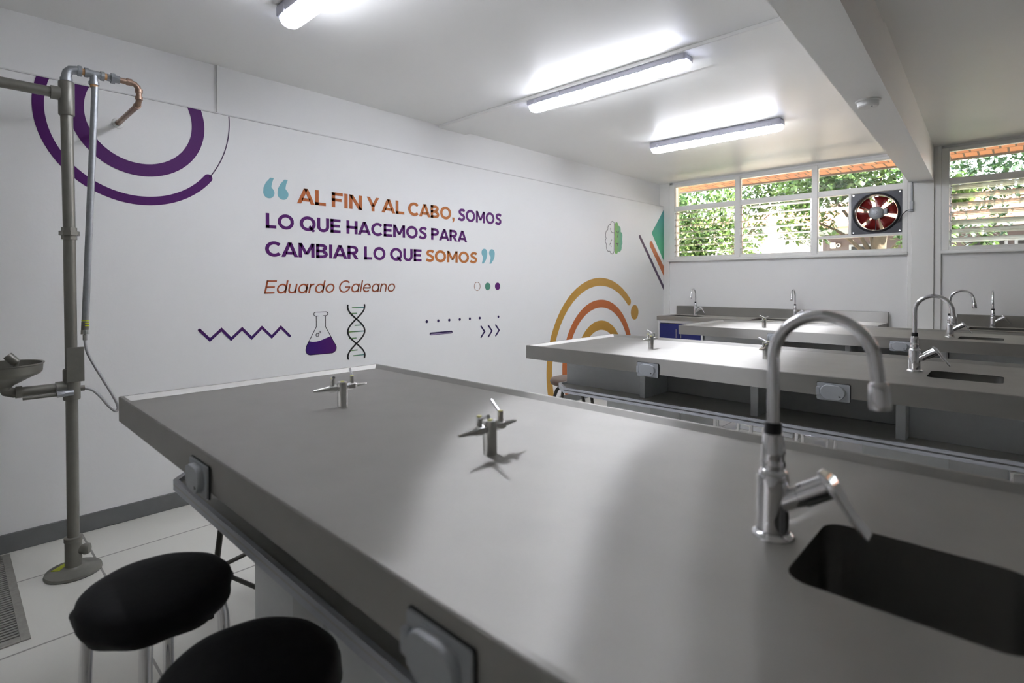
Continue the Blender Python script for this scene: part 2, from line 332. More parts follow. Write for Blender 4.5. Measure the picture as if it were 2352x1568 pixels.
# ------------------------------------------------------------------ exhaust fan in the window
FX, FZ, FY = 2.314, 1.968, 6.965
fan = thing('exhaust_fan', 'black square exhaust fan with six red blades set in the window', 'fan', (FX, FY, FZ))
b = MB(); n = 48
sq = [(math.cos(2*PI*i/n), math.sin(2*PI*i/n)) for i in range(n)]
def sqr(c, s, hw, hh):
    k = 1/max(abs(c)/hw, abs(s)/hh); return (c*k, s*k)
ring = lambda r, y: [(r*c, y, r*s) for c, s in sq]
outer = [sqr(c, s, .215, .213) for c, s in sq]
for k in range(4):
    pass
b.loops([[(u, .012, v) for u, v in outer], [(u, -.006, v) for u, v in outer], ring(.205, -.006), ring(.196, -.03), ring(.188, -.034), ring(.180, -.02), ring(.180, .07), ring(.192, .07), ring(.205, .012)], True, False, False)
pl = b.build('fan_plate', 'fanframe', fan, 30)
for sx in (-1, 1):
    for sz in (-1, 1): MB().cyl((sx*.195, -.006, sz*.195), (sx*.195, -.011, sz*.195), .008, n=10).build('corner_screw', 'nickel', fan)
b = MB(); b.torus((0, -.021, 0), .1825, .003, (0, 1, 0), 48, 8); b.build('bright_rim', 'nickel', fan)
b = MB(); b.lathe([(.0, 0), (.058, 0), (.064, .005), (.066, .02), (.066, .08), (.05, .09), (0, .09)], 32, (0, -.03, 0), (0, 1, 0), False, False)
b.lathe([(0, -.004), (.013, -.004), (.014, 0)], 16, (0, -.03, 0), (0, 1, 0), False, False)
b.build('motor', 'motor', fan)
MB().box(.06, .095, -.02, .05, -.02, .035, .004).build('terminal_box', 'motor', fan)
for k in range(6):
    a0 = 2*PI*k/6+.26; b = MB(); rows = []
    for r, hw, tw in ((.05, .30, .03), (.09, .38, .028), (.13, .40, .025), (.174, .41, .022)):
        rows.append([(r*math.cos(a0+hw*t), .035+tw*t, r*math.sin(a0+hw*t)) for t in (-1, -.5, 0, .5, 1)])
    vs = [[b.b.verts.new(p) for p in r] for r in rows]
    for i in range(3):
        for j in range(4): b.b.faces.new((vs[i][j], vs[i][j+1], vs[i+1][j+1], vs[i+1][j]))
    bl = b.build('blade', 'red', fan); md = bl.modifiers.new('thick', 'SOLIDIFY'); md.thickness = .004
for k in range(3):
    a = 2*PI*k/3+.5; MB().cyl((.05*math.cos(a), .0, .05*math.sin(a)), (.186*math.cos(a), .0, .186*math.sin(a)), .004, n=8).build('support_arm', 'fanframe', fan)
cn = thing('cable_conduit', 'grey conduit and junction box with black cable feeding the fan', 'conduit', (2.608, 6.925, 1.95))
MB().cyl((0, -.006, .10), (0, -.006, .29), .0085).build('conduit_pipe', 'plate', cn)
b = MB(); b.box(-.013, .014, -.025, .003, .005, .10, .004); b.box(-.03, .014, -.025, .003, 0, .022, .004); b.build('junction_box', 'plate', cn)
MB().tube([(-.03, -.01, .012), (-.045, -.01, .008), (-.07, -.003, -.02), (-.088, .0, -.05), (-.098, .012, -.075), (-.115, .02, -.095)], .004, 8).build('cable', 'black', cn)

# ------------------------------------------------------------------ ceiling lamps
def lamp(x0, x1, y, label, lit='lamplit'):
    L = x1-x0; t = thing('ceiling_lamp', label, 'lamp', (x0, y, ZC), 0, 'batten lamps on the ceiling')
    b = MB(); b.box(.0, L, -.060, .060, -.056, 0, .012); b.build('housing', 'lampbody', t)
    prof = [(-.054, -.054), (-.050, -.066), (-.040, -.082), (-.022, -.094), (0, -.097), (.022, -.094), (.040, -.082), (.050, -.066), (.054, -.054)]
    b = MB(); b.loops([[(x, y_, z) for y_, z in prof] for x in (.055, L-.055)]); b.build('diffuser', lit, t)
    for x, s in ((.055, -1), (L-.055, 1)):
        b = MB(); b.loops([[(x+s*d, y_*k, -.040+(z+.040)*k) for y_, z in prof] for d, k in ((0, 1), (.03, .98), (.048, .85), (.056, .6))]); b.build('end_cap', 'lampend', t)
        MB().box(x+s*.012-.012, x+s*.012+.012, -.028, .028, -.075, -.046, .004).build('lampholder', 'frame', t)
    for k in range(6):
        x = .08+(L-.16)*k/5
        for s in (-1, 1): MB().box(x-.014, x+.014, s*.058-.004, s*.058+.004, -.058, -.024, .002, 1).build('clip', 'lampbody', t)
    return t
lamp(.875, 2.03, 1.40, 'lit batten lamp cut off by the upper edge of the photo', 'lamplit_dim')
lamp(.882, 2.035, 3.195, 'lit batten lamp below the flat board across the ceiling')
lamp(.90, 2.02, 4.93, 'lit batten lamp nearest the windows')
sd = thing('smoke_detector', 'round white smoke detector under the ceiling beam', 'smoke detector', (2.782, 3.746, 2.24))
MB().lathe([(0, 0), (.058, 0), (.058, -.007), (.05, -.009)], 32, cap0=False).build('base_ring', 'frame', sd)
MB().lathe([(.049, -.007), (.049, -.032), (.043, -.038), (0, -.038)], 32, cap0=False, cap1=False).build('sensor_cap', 'frame', sd)
MB().lathe([(.004, -.038), (.004, -.041), (0, -.041)], 10, (.02, -.015, 0), cap0=False, cap1=False).build('indicator', 'motor', sd)

# ------------------------------------------------------------------ laboratory tables
TL, TD, TH = 2.40, .967, .90
SX0, SX1, SY0, SY1 = 1.83, 2.06, .36, .585
def rim_rings():
    out = []
    for i, z in ((.012, -.078), (.0, -.078), (0, -.003), (.002, 0), (.012, 0), (.028, -.0145), (.031, -.015)):
        out.append([(i, i, z), (TL-i, i, z), (TL-i, TD-i, z), (i, TD-i, z)])
    return out
def lab_table(loc, rz, label):
    t = thing('lab_table', label, 'table', loc, rz, 'steel laboratory tables')
    H = loc[2]
    b = MB(); b.loops([[(x, y, z) for x, y, z in r] for r in rim_rings()], True, False, False)
    inner = b.b.verts[:][-4:]
    hole = [b.b.verts.new((x, y, -.015)) for x, y in rrect(SX0, SX1, SY0, SY1, .03)]
    es = [e for e in b.b.edges if e.verts[0] in inner and e.verts[1] in inner]
    es += [b.b.edges.new((hole[i], hole[(i+1) % len(hole)])) for i in range(len(hole))]
    bmesh.ops.triangle_fill(b.b, use_beauty=True, use_dissolve=False, edges=es)
    for v in b.b.verts: v.co.z += TH
    top = b.build('tabletop', 'steel', t, 25)
    b = MB(); rings = []
    for d, z in ((.0, -.015), (-.004, -.017), (-.004, -.15), (.01, -.172), (.035, -.18)):
        rings.append([(x, y, TH+z) for x, y in rrect(SX0+d, SX1-d, SY0+d, SY1-d, max(.03-d, .01))])
    b.loops(rings, True, False, True)
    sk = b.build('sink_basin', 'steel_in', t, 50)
    MB().lathe([(.0, .002), (.024, .002), (.028, 0)], 20, ((SX0+SX1)/2, (SY0+SY1)/2, TH-.18), cap0=False, cap1=False).build('drain', 'chrome', sk)
    def fb(name, mt, x0, x1, y0, y1, z0, z1, bev=.003):   # the same panel on the front and the rear half
        o = MB().box(x0, x1, y0, y1, z0, z1, bev, 1).build(name, mt, t); return o
    ST, SF = .660, .648
    # shelf tray with upturned lip and chamfered corners
    pl = [(.20, .10), (TL-.20, .10), (TL-.09, .20), (TL-.09, TD-.20), (TL-.20, TD-.10), (.20, TD-.10), (.09, TD-.20), (.09, .20)]
    b = MB(); b.prism(pl, lambda u, v, d: (u, v, d), SF-.006, SF); b.build('shelf', 'shelf', t, 20)
    b = MB(); cx, cy = TL/2, TD/2
    ins = [(u+(.012 if u < cx else -.012), v+(.012 if v < cy else -.012)) for u, v in pl]
    b.loops([[(u, v, SF) for u, v in ins], [(u, v, ST) for u, v in ins], [(u, v, ST) for u, v in pl], [(u, v, SF-.020) for u, v in pl], [(u, v, SF-.020) for u, v in ins]], True, False, False)
    b.build('shelf_lip', 'lip', t, 20)
    zt = TH-.016
    for x0, x1 in ((.10, .64), (1.775, 2.30)):     # closed boxes at both ends, open sides around the sink bowl
        y0, y1 = .27, TD-.27
        b = MB(); b.box(x0, x1, y0, y0+.02, SF, zt, .002, 1); b.box(x0, x1, y1-.02, y1, SF, zt, .002, 1); b.box(x0, x0+.02, y0, y1, SF, zt, .002, 1); b.box(x1-.02, x1, y0, y1, SF, zt, .002, 1)
        b.build('end_box', 'lam', t)
    fb('centre_panel', 'lamd', .64, 1.775, .46, TD-.46, SF, zt)
    for x in (.635, 1.205, 1.752):
        for s in (0, 1):
            y0, y1 = (.195, .46) if s == 0 else (TD-.46, TD-.195)
            fb('divider', 'lam', x, x+.034, y0, y1, SF, TH-.04)
    for x0, x1 in ((.385, .835), (1.63, 2.08)):
        p = fb('pedestal', 'lam', x0, x1, .27, TD-.27, .0, SF-.007)
        for s in (0, 1):
            y0, y1 = (.258, .269) if s == 0 else (TD-.269, TD-.258)
            MB().box(x0+.28, x1-.004, y0, y1, .06, SF-.03, .002, 1).build('pedestal_door', 'lamd', p)
        for s in (0, 1):
            b = MB(); xe = x0 if s == 0 else x1; k = -1 if s == 0 else 1
            b.prism([(0, 0), (.10, 0), (0, -.05)], lambda u, v, d, xe=xe, k=k: (xe+k*u, d, SF-.008+v), .30, .306); b.build('gusset', 'lam', p, 0)
    return t
T = [((1.3292, .6226, 0), -.0025), ((1.2734, 2.6757, -.013), .0065), ((1.238, 4.766, -.015), -.001)]
t0 = lab_table(T[0][0], T[0][1], 'nearest steel table, filling the lower right of the photo')
t1 = dup(t0, T[1][0], T[1][1], 'middle steel table with open shelf fully in view under its top')
t2 = dup(t0, T[2][0], T[2][1], 'farthest steel table, beside the bench under the windows')
# tables 2 and 3 stand slightly lower: shorten their pedestals to the floor
for t, dz in ((t1, .013), (t2, .015)):
    for ch in t.children:
        if ch.name.startswith('pedestal'):
            me = ch.data.copy(); ch.data = me
            for v in me.vertices:
                if v.co.z < .02: v.co.z += dz
def tp(i, x, y, z=0):
    (tx, ty, tz), a = T[i]; return (tx+x*math.cos(a)-y*math.sin(a), ty+x*math.sin(a)+y*math.cos(a), tz+z)

# ------------------------------------------------------------------ power outlets on the table edges
def outlet(i, x, label, first=None):
    loc = tp(i, x, 0, TH-.059)
    if first: return dup(first, loc, T[i][1], label)
    t = thing('power_outlet', label, 'outlet', loc, T[i][1], 'flip-lid outlets on the table edges')
    f = lambda u, v, d: (u, -d, v)
    MB().prism(rrect(-.0575, .0575, -.0355, .0355, .004, 3), f, 0, .003).build('gasket', 'black', t, 30)
    MB().prism(rrect(-.056, .056, -.034, .034, .005, 3), f, .003, .007).build('plate', 'plate', t, 30)
    b = MB(); lid = lambda k: [(u*k, v*k) for u, v in arc(.012, 0, .029, -75, 75, 14)+arc(-.014, 0, .029, 105, 255, 14)]
    b.loops([[(u, -d, v) for u, v in lid(k)] for d, k in ((.007, 1), (.017, 1), (.020, .95))]); ld = b.build('lid', 'plate', t, 40)
    MB().prism([(.020, -.010), (.030, -.014), (.020, -.017), (.023, -.0135)], f, .0195, .0215).build('arrow_mark', 'black', ld, 0)
    MB().box(-.058, -.044, -.016, -.004, -.016, .016, .003).build('hinge', 'plate', t)
    return t
oA = outlet(0, .783, 'grey flip-lid outlet near the left corner of the nearest table')
outlet(0, 1.585, 'grey flip-lid outlet at the bottom edge of the photo', oA)
outlet(1, .790, 'grey outlet near the left end of the middle table', oA)
outlet(1, 1.580, 'grey outlet on the middle table seen through the near faucet arch', oA)
outlet(2, .785, 'grey outlet on the farthest table just left of the near faucet', oA)
outlet(2, 1.560, 'grey outlet on the farthest table behind the middle faucet', oA)

# ------------------------------------------------------------------ gas taps
def gas_tap(loc, rz, label, first=None):
    if first: return dup(first, loc, rz, label)
    t = thing('gas_tap', label, 'gas tap', loc, rz, 'double gas taps on the tables')
    MB().lathe([(.0155, 0), (.0155, .07), (.0145, .074), (0, .075)], 28, cap1=False).build('column', 'nickel', t)
    MB().lathe([(.006, .0745), (.006, .0765), (0, .077)], 14, cap0=False, cap1=False).build('yellow_cap', 'yellowdot', t)
    for s in (1, -1):
        b = MB(); b.lathe([(.007, .013), (.007, .019), (.0115, .022), (.0125, .028), (.0125, .040), (.009, .045)], 6, (0, 0, .058), (s, 0, 0)); bd = b.build('valve_body', 'nickel', t, 25)
        b = MB()
        if s > 0:
            b.lathe([(.0085, .044), (.0085, .047), (.0032, .094), (.0018, .094)], 18, (0, 0, .058), (1, 0, 0))
        else:
            pr = [(.006, .044)]
            for k in range(7): z = .047+k*.0052; r = .0068-.0005*k; pr += [(r, z), (r-.0022, z+.004)]
            pr += [(.0025, .085)]; b.lathe(pr, 18, (0, 0, .058), (-1, 0, 0))
        b.build('nozzle', 'nickel', bd, 30)
        b = MB(); b.cyl((s*.033, 0, .066), (s*.033, 0, .088), .0068, n=18); b.build('valve_stem', 'nickel', t)
        MB().lathe([(.0055, 0), (.0055, .002), (0, .0022)], 14, (s*.033, 0, .088), cap0=False, cap1=False).build('stem_cap', 'yellowdot', t)
        b = MB().tube([(s*.033, 0, .082), (s*.040, s*.012, .087), (s*.058, s*.052, .101)], [.0035, .0032, .0042], 10)
        b.build('lever', 'chrome', t)
    return t
GZ = TH-.015
g0 = gas_tap(tp(0, .5736, .4625, GZ), -PI/2, 'double gas tap nearest the back left corner of the near table')
gas_tap(tp(0, 1.218, .450, GZ), -PI/2, 'double gas tap in the middle of the near table, with crisp shadows', g0)
gas_tap(tp(1, .567, .456, GZ), -PI/2, 'double gas tap at the left end of the middle table', g0)
gas_tap(tp(1, 1.192, .456, GZ), -PI/2, 'double gas tap on the middle table beside the near faucet stem', g0)
gas_tap(tp(2, .575, .40, GZ), -PI/2, 'double gas tap on the farthest table, seen left of the near faucet', g0)

# ------------------------------------------------------------------ faucets (spout and lever along local +x)
def faucet(loc, rz, label, first=None, lever=0.):
    key = first
    if key: return dup(key, loc, rz, label)
    t = thing('faucet', label, 'faucet', loc, rz, 'chrome gooseneck faucets')
    MB().lathe([(.029, 0), (.029, .003), (.026, .007), (.0225, .009)], 36, cap1=False).build('base_flange', 'chrome', t)
    MB().lathe([(.0215, .006), (.0212, .088), (.0195, .096), (.0150, .100), (.0150, .103)], 36).build('body', 'chrome', t)
    MB().lathe([(.0165, .102), (.0172, .108), (.0160, .112), (.0158, .116), (.0165, .119), (.0165, .124), (.0135, .150), (.0125, .152)], 32).build('neck', 'chrome', t)
    MB().lathe([(.0112, .150), (.0115, .152), (.0115, .166), (.0105, .168)], 24).build('black_ring', 'black', t)
    pts = [(0, 0, .160), (0, 0, .20), (0, 0, .235), (0, 0, .262)]
    pts += [(.0625-.0625*math.cos(PI*k/22), 0, .262+.0655*math.sin(PI*k/22)) for k in range(1, 21)]
    pts += [(.1265, 0, .248), (.128, 0, .236)]
    MB().tube(pts, .0083, 20).build('spout', 'chrome', t, 60)
    b = MB(); b.lathe([(.0085, -.004), (.0115, 0), (.0120, .012), (.0130, .026), (.0120, .032), (.009, .032), (.009, .028)], 24, (.1278, 0, .240), (.06, 0, -1)); b.build('aerator', 'chrome', t)
    L = Matrix.Rotation(lever, 4, 'Z'); P = lambda x, y, z: tuple(L @ Vector((x, y, z)))
    b = MB(); a, e = Vector(P(.008, 0, .050)), Vector(P(.072, 0, .092)); ax = (e-a)
    b.lathe([(.0145, 0), (.0145, .034), (.0135, .035), (.0135, .037), (.0168, .038), (.0168, ax.length), (.0150, ax.length+.002), (0, ax.length+.002)], 28, a, ax, True, False); b.build('valve', 'chrome', t)
    b = MB(); rows = []
    for x, z, hw, th in ((.060, .111, .010, .0022), (.072, .1005, .0155, .0045), (.084, .083, .0140, .0045), (.098, .060, .0125, .003), (.116, .038, .0155, .0022), (.119, .034, .014, .0018)):
        d = Vector((.6, 0, .75)).normalized()
        rows.append([P(x-d.x*th, -hw, z-d.z*th), P(x-d.x*th, hw, z-d.z*th), P(x+d.x*th, hw, z+d.z*th), P(x+d.x*th, -hw, z+d.z*th)])
    b.loops(rows); lv = b.build('lever', 'chrome', t, 50); md = lv.modifiers.new('bev', 'BEVEL'); md.width = .0012; md.segments = 2
    return t
f0 = faucet(tp(0, 1.785, .472, GZ), 0, 'large chrome gooseneck faucet beside the sink of the nearest table')
faucet(tp(1, 1.778, .510, GZ), 0, 'chrome gooseneck faucet on the middle table', f0)
faucet(tp(2, 1.783, .452, GZ), 0, 'chrome gooseneck faucet on the farthest table', f0)
fb0 = faucet((.478, 6.845, .85), -PI/2, 'small chrome faucet on the wall bench near the mural corner', None, PI/2)
faucet((1.60, 6.845, .85), -PI/2, 'small chrome faucet on the wall bench behind the near faucet arch', fb0)
faucet((3.20, 6.845, .85), -PI/2, 'chrome faucet on the wall bench right of the middle column', fb0)

# ------------------------------------------------------------------ wall benches under the windows
def bench(x0, x1, sinks, ncab, label, cab_labels):
    t = thing('steel_worktop', label, 'worktop', (0, 0, 0), 0, 'steel worktops under the windows')
    b = MB(); y0, y1, zt = 6.385, 6.945, .85
    o4 = [(x0, y0), (x1, y0), (x1, y1), (x0, y1)]
    b.loops([[(u, v, zt-.047) for u, v in o4], [(u, v, zt-.002) for u, v in o4]], True, True, False)
    ed = [b.b.verts.new((u, v, zt)) for u, v in ((x0+.002, y0+.002), (x1-.002, y0+.002), (x1-.002, y1), (x0+.002, y1))]
    up4 = b.b.verts[4:8] if False else [v for v in b.b.verts if abs(v.co.z-(zt-.002)) < 1e-6]
    es = []
    for i in range(4):
        b.b.faces.new((up4[i], up4[(i+1) % 4], ed[(i+1) % 4], ed[i]))
    es = [e for e in b.b.edges if e.verts[0] in ed and e.verts[1] in ed]
    for sx0, sx1 in sinks:
        h = [b.b.verts.new((x, y, zt)) for x, y in rrect(sx0, sx1, 6.47, 6.77, .03)]
        es += [b.b.edges.new((h[i], h[(i+1) % len(h)])) for i in range(len(h))]
    bmesh.ops.triangle_fill(b.b, use_beauty=True, use_dissolve=False, edges=es)
    b.build('counter', 'steel', t, 25)
    MB().box(x0, x1, 6.915, 6.945, zt, .957, .003, 1).build('backsplash', 'steel', t)
    for sx0, sx1 in sinks:
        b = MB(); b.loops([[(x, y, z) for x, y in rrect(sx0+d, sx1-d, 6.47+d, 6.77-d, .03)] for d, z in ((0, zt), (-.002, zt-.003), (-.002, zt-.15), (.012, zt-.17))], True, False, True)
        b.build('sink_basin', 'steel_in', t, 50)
    w = (x1-x0-.02)/ncab
    for k in range(ncab):
        a = x0+.01+k*w; c = thing('base_cabinet', cab_labels[k], 'cabinet', (a, 6.41, 0), 0, 'white base cabinets with blue doors')
        b = MB(); wd = w-.004
        b.box(0, .018, 0, .52, 0, .80, .001, 1); b.box(wd-.018, wd, 0, .52, 0, .80, .001, 1); b.box(.018, wd-.018, .50, .52, 0, .80); b.box(.018, wd-.018, 0, .50, .08, .10); b.box(.018, wd-.018, 0, .02, .77, .80); b.box(.018, wd-.018, .03, .05, 0, .08)
        b.build('carcass', 'frame', c)
        hw = (wd-.036)/2
        for s in (0, 1):
            d = MB().box(.018+s*hw+.002, .018+(s+1)*hw-.002, -.016, .002, .105, .762, .003, 1).build('door', 'blue', c)
            xh = .018+hw+(-.03 if s == 0 else .03); MB().tube([(xh, -.016, .60), (xh, -.036, .60), (xh, -.036, .70), (xh, -.016, .70)], .004, 8).build('door_handle', 'nickel', d)
    return t
bench(.195, 2.425, [(.29, .66), (1.25, 1.72)], 4, 'steel worktop with two sinks under the left window', ['blue-door cabinet at the mural end of the wall bench', 'blue-door cabinet second from the mural wall', 'blue-door cabinet third from the mural wall', 'blue-door cabinet left of the middle column'])
bench(2.95, 5.2, [(3.05, 3.42), (4.2, 4.6)], 4, 'steel worktop with sink right of the middle column', ['blue-door cabinet just right of the middle column', 'second blue-door cabinet right of the middle column', 'third blue-door cabinet right of the middle column', 'last blue-door cabinet of the right wall bench'])

# ------------------------------------------------------------------ stools
def stool(loc, rz, label, kind, first=None, hs=.60):
    if first: return dup(first, loc, rz, label)
    t = thing('stool', label, 'stool', loc, rz, {'black': 'black covered stools at the near table', 'chrome': 'chrome legged stools along the farthest table', 'dark': 'brown seat stools with dark legs'}[kind])
    R = .162
    if kind != 'dark':
        b = MB(); n = 64; rings = []
        for r, z in ((.092, -.074), (.125, -.070), (.143, -.060), (.150, -.046), (.154, -.037), (.150, -.028), (.148, -.014), (.138, -.004), (.117, .003), (.073, .007), (.028, .008)):
            w = .006 if z < -.035 else .0015
            rings.append([((r+w*math.sin(9*a+z*60)*.6+w*math.sin(5*a+1)*.5)*math.cos(a), (r+w*math.sin(9*a+z*60)*.6+w*math.sin(5*a+1)*.5)*math.sin(a), hs+z) for a in [2*PI*i/n for i in range(n)]])
        b.loops(rings); b.build('seat', 'vinyl' if kind == 'black' else 'brown', t, 70)
        for k in range(4):
            a = PI/4+k*PI/2; c, s = math.cos(a), math.sin(a)
            lg = MB().tube([(.122*c, .122*s, hs-.06), (.130*c, .130*s, hs-.10), (.133*c, .133*s, hs-.16), (.140*c, .140*s, .02)], .0122, 16).build('leg', 'chrome', t, 60)
            MB().cyl((.140*c, .140*s, 0), (.140*c, .140*s, .026), .0145, n=14).build('rubber_foot', 'black', lg)
        b = MB(); b.torus((0, 0, .21), .126, .008, n=48, k=10); b.build('footring', 'chrome', t, 60)
    else:
        MB().lathe([(.0, -.046), (.135, -.046), (.152, -.038), (.158, -.020), (.150, -.004), (.12, .003), (.0, .006)], 40, (0, 0, hs), cap0=False, cap1=False).build('seat', 'brown', t, 60)
        cs = []
        for k in range(4):
            a = PI/4+k*PI/2; c, s = math.cos(a), math.sin(a)
            lg = MB().tube([(.09*c, .09*s, hs-.045), (.125*c, .125*s, hs-.075), (.15*c, .15*s, hs-.14), (.17*c, .17*s, hs-.3), (.205*c, .205*s, .02)], .011, 14).build('leg', 'darkleg', t, 60)
            MB().cyl((.205*c, .205*s, 0), (.205*c, .205*s, .024), .0135, n=12).build('rubber_foot', 'black', lg)
            cs.append((.19*c, .19*s, .18))
        for k in range(4): MB().cyl(cs[k], cs[(k+1) % 4], .008, n=12).build('stretcher', 'darkleg', t, 60)
    return t
sb = stool((2.012, .560, 0), math.radians(22), 'black covered stool in full view at the lower left', 'black')
stool((2.425, .600, 0), math.radians(60), 'black covered stool cut off by the bottom edge of the photo', 'black', sb)
sd0 = stool((1.17, 3.29, 0), math.radians(20), 'brown seat stool behind the left end of the middle table', 'dark')
stool((1.308, 1.107, 0), math.radians(15), 'dark legged stool under the left end of the nearest table', 'dark', sd0)
sc0 = stool((1.57, 4.50, 0), .3, 'first chrome stool from the left before the farthest table', 'chrome')
for x, y, a, l in ((1.98, 4.50, .8, 'second chrome stool from the left before the farthest table'), (2.36, 4.50, .45, 'third chrome stool from the left before the farthest table'), (2.77, 4.50, .2, 'fourth chrome stool from the left before the farthest table'), (3.32, 4.48, .6, 'chrome stool before the farthest table at the right edge')):
    stool((x, y, 0), a, l, 'chrome', sc0)

# ------------------------------------------------------------------ emergency shower and eyewash on its stand
PX, PY = .43, .625
sh = thing('emergency_shower', 'grey pipe emergency shower stand with eyewash bowl by the left wall', 'emergency shower', (PX, PY, 0))
b = MB(); b.lathe([(.100, 0), (.104, .004), (.101, .013), (.06, .020), (.032, .028), (.028, .034)], 40); bf = b.build('base_flange', 'olive', sh, 50)
b = MB(); b.prism([(-.030, -.074), (.003, -.050), (-.016, -.028), (-.066, -.022)], lambda u, v, d: (u, v, d+.0205-.18*(math.hypot(u, v)-.06)), 0, .0025); b.build('yellow_sticker', 'yellow', bf, 0)
b = MB(); b.lathe([(.031, .03), (.031, .135), (.034, .137), (.034, .155), (.028, .157)], 28); b.lathe([(.020, 0), (.020, .036), (.023, .040), (.024, .050), (.021, .060), (.012, .064)], 20, (.0, .0, .095), (.45, .85, 0)); b.build('foot_tee', 'olive', sh)
MB().cyl((0, 0, .15), (0, 0, .78), .0225).build('lower_standpipe', 'olive', sh)
MB().cyl((0, -.0005, .86), (0, -.003, 1.48), .0225).build('middle_standpipe', 'olive', sh)
MB().cyl((0, -.003, 1.50), (0, -.008, 2.03), .0225).build('upper_standpipe', 'olive', sh)
b = MB(); z = 1.45
b.lathe([(.028, 0), (.028, .018)], 8, (0, -.003, z)); b.lathe([(.037, .018), (.037, .036)], 8, (0, -.003, z)); b.lathe([(.028, .036), (.028, .052)], 8, (0, -.003, z)); b.build('pipe_union', 'olive', sh, 20)
b = MB(); b.lathe([(.027, 1.985), (.029, 1.99), (.029, 2.125), (.027, 2.13)], 28, (0, -.008, 0)); b.cyl((0, -.03, 2.075), (0, -.062, 2.075), .028); b.build('shower_tee', 'olive', sh)
MB().cyl((0, -.05, 2.075), (0, -.30, 2.075), .0215).build('shower_arm', 'olive', sh)
b = MB(); b.cyl((0, -.30, 2.075), (0, -.36, 2.075), .027); b.tube([(0, -.34, 2.075), (0, -.40, 2.075), (0, -.43, 2.06), (0, -.445, 2.03), (0, -.445, 1.99)], .022, 18); b.lathe([(.025, 0), (.03, -.03), (.10, -.09), (.10, -.10)], 32, (0, -.445, 1.99)); b.build('shower_head', 'olive', sh, 50)
MB().cyl((0, -.286, 2.075), (0, -.302, 2.075), .024).build('joint_paste', 'tape', sh)
b = MB(); yy = -.008
b.tube([(0, yy, 2.138), (0, yy, 2.155), (0, yy+.004, 2.172), (0, yy+.016, 2.186), (0, yy+.034, 2.190), (0, yy+.048, 2.190)], .0185, 18)
b.cyl((0, yy+.040, 2.19), (0, yy+.054, 2.19), .0225); b.cyl((0, yy, 2.133), (0, yy, 2.146), .0225); b.build('galvanised_elbow', 'galv', sh, 50)
b = MB(); b.cyl((0, yy+.064, 2.19), (0, yy+.135, 2.19), .0165); b.cyl((0, yy+.064, 2.19), (0, yy+.078, 2.19), .0205); b.cyl((0, yy+.122, 2.19), (0, yy+.136, 2.19), .0205); b.cyl((0, yy+.098, 2.19), (0, yy+.098, 2.145), .0155); b.cyl((0, yy+.098, 2.155), (0, yy+.098, 2.142), .020)
b.build('galvanised_tee', 'galv', sh, 50)
b = MB()
for a, c in (((0, yy+.05, 2.19), (0, yy+.066, 2.19)), ((0, yy+.134, 2.19), (0, yy+.148, 2.19)), ((0, yy, 2.124), (0, yy, 2.135)), ((0, yy+.098, 2.144), (0, yy+.098, 2.132))): b.cyl(a, c, .0145)
b.build('thread_paste', 'tape', sh)
b = MB(); b.lathe([(.0165, 0), (.0165, .02)], 8, (0, yy+.146, 2.19), (0, 1, 0)); b.lathe([(.024, .014), (.024, .030)], 8, (0, yy+.146, 2.19), (0, 1, 0)); b.lathe([(.0175, .030), (.0175, .048)], 8, (0, yy+.146, 2.19), (0, 1, 0)); b.build('union_nut', 'galv', sh, 20)
w0 = (-PX+.004, .262, 2.098)
b = MB(); ye = .262
b.tube([(0, yy+.19, 2.19), (0, ye-.032, 2.189), (0, ye-.016, 2.186), (0, ye-.004, 2.174), (0, ye, 2.158), (0, ye, 2.130), (-.004, ye, 2.113), (-.016, ye, 2.102), (-.034, ye, 2.098), (-.20, ye, 2.097), w0], .0125, 16)
for p, q in (((0, ye-.050, 2.19), (0, ye-.028, 2.19)), ((0, ye, 2.166), (0, ye, 2.150)), ((0, ye, 2.132), (0, ye, 2.118)), ((-.026, ye, 2.098), (-.044, ye, 2.098))): b.cyl(p, q, .0155)
b.build('copper_supply', 'copper', sh, 60)
MB().lathe([(.028, 0), (.026, .004), (.0145, .006)], 20, (-PX+.001, .262, 2.098), (1, 0, 0), cap1=False).build('wall_collar', 'frame', sh)
MB().cyl((0, .094, 2.135), (0, .050, 1.09), .0135).build('thin_pipe', 'galv', sh)
b = MB(); b.cyl((0, .050, 1.09), (0, .0485, 1.055), .0142); b.build('threaded_end', 'olive', sh)
b = MB()
for k in range(3): z = 1.098-k*.011; b.cyl((0, .0505, z), (0, .0503, z-.004), .0144)
b.build('yellow_bands', 'yellow', sh)
b = MB(); b.lathe([(.016, 0), (.017, -.018), (.009, -.022), (.009, -.045)], 10, (0, .0485, 1.055)); b.build('hose_nut', 'nickel', sh, 25)
hp = [(0, .0485, 1.02), (0, .050, .99), (.004, .058, .95), (.01, .078, .90), (.02, .105, .84), (.03, .137, .77), (.035, .157, .72), (.035, .162, .695), (.035, .155, .685), (.035, .145, .690), (.03, .125, .715), (.022, .10, .755), (.012, .075, .785), (.006, .052, .797), (0, .03, .80)]
def smooth_path(p, n=6):
    P = [Vector(q) for q in p]; out = []
    for i in range(len(P)-1):
        a, b_, c, d = P[max(i-1, 0)], P[i], P[i+1], P[min(i+2, len(P)-1)]
        for k in range(n):
            t = k/n; out.append(.5*((2*b_)+(c-a)*t+(2*a-5*b_+4*c-d)*t*t+(3*b_-a-3*c+d)*t**3))
    return out+[P[-1]]
MB().tube(smooth_path(hp), .0062, 12).build('braided_hose', 'hose', sh, 60)
b = MB(); b.lathe([(.030, .755), (.0315, .76), (.0315, .885), (.028, .89)], 28); b.cyl((0, -.02, .812), (0, -.055, .812), .0265); b.cyl((0, .02, .80), (0, .045, .80), .0125); b.build('eyewash_tee', 'olive', sh)
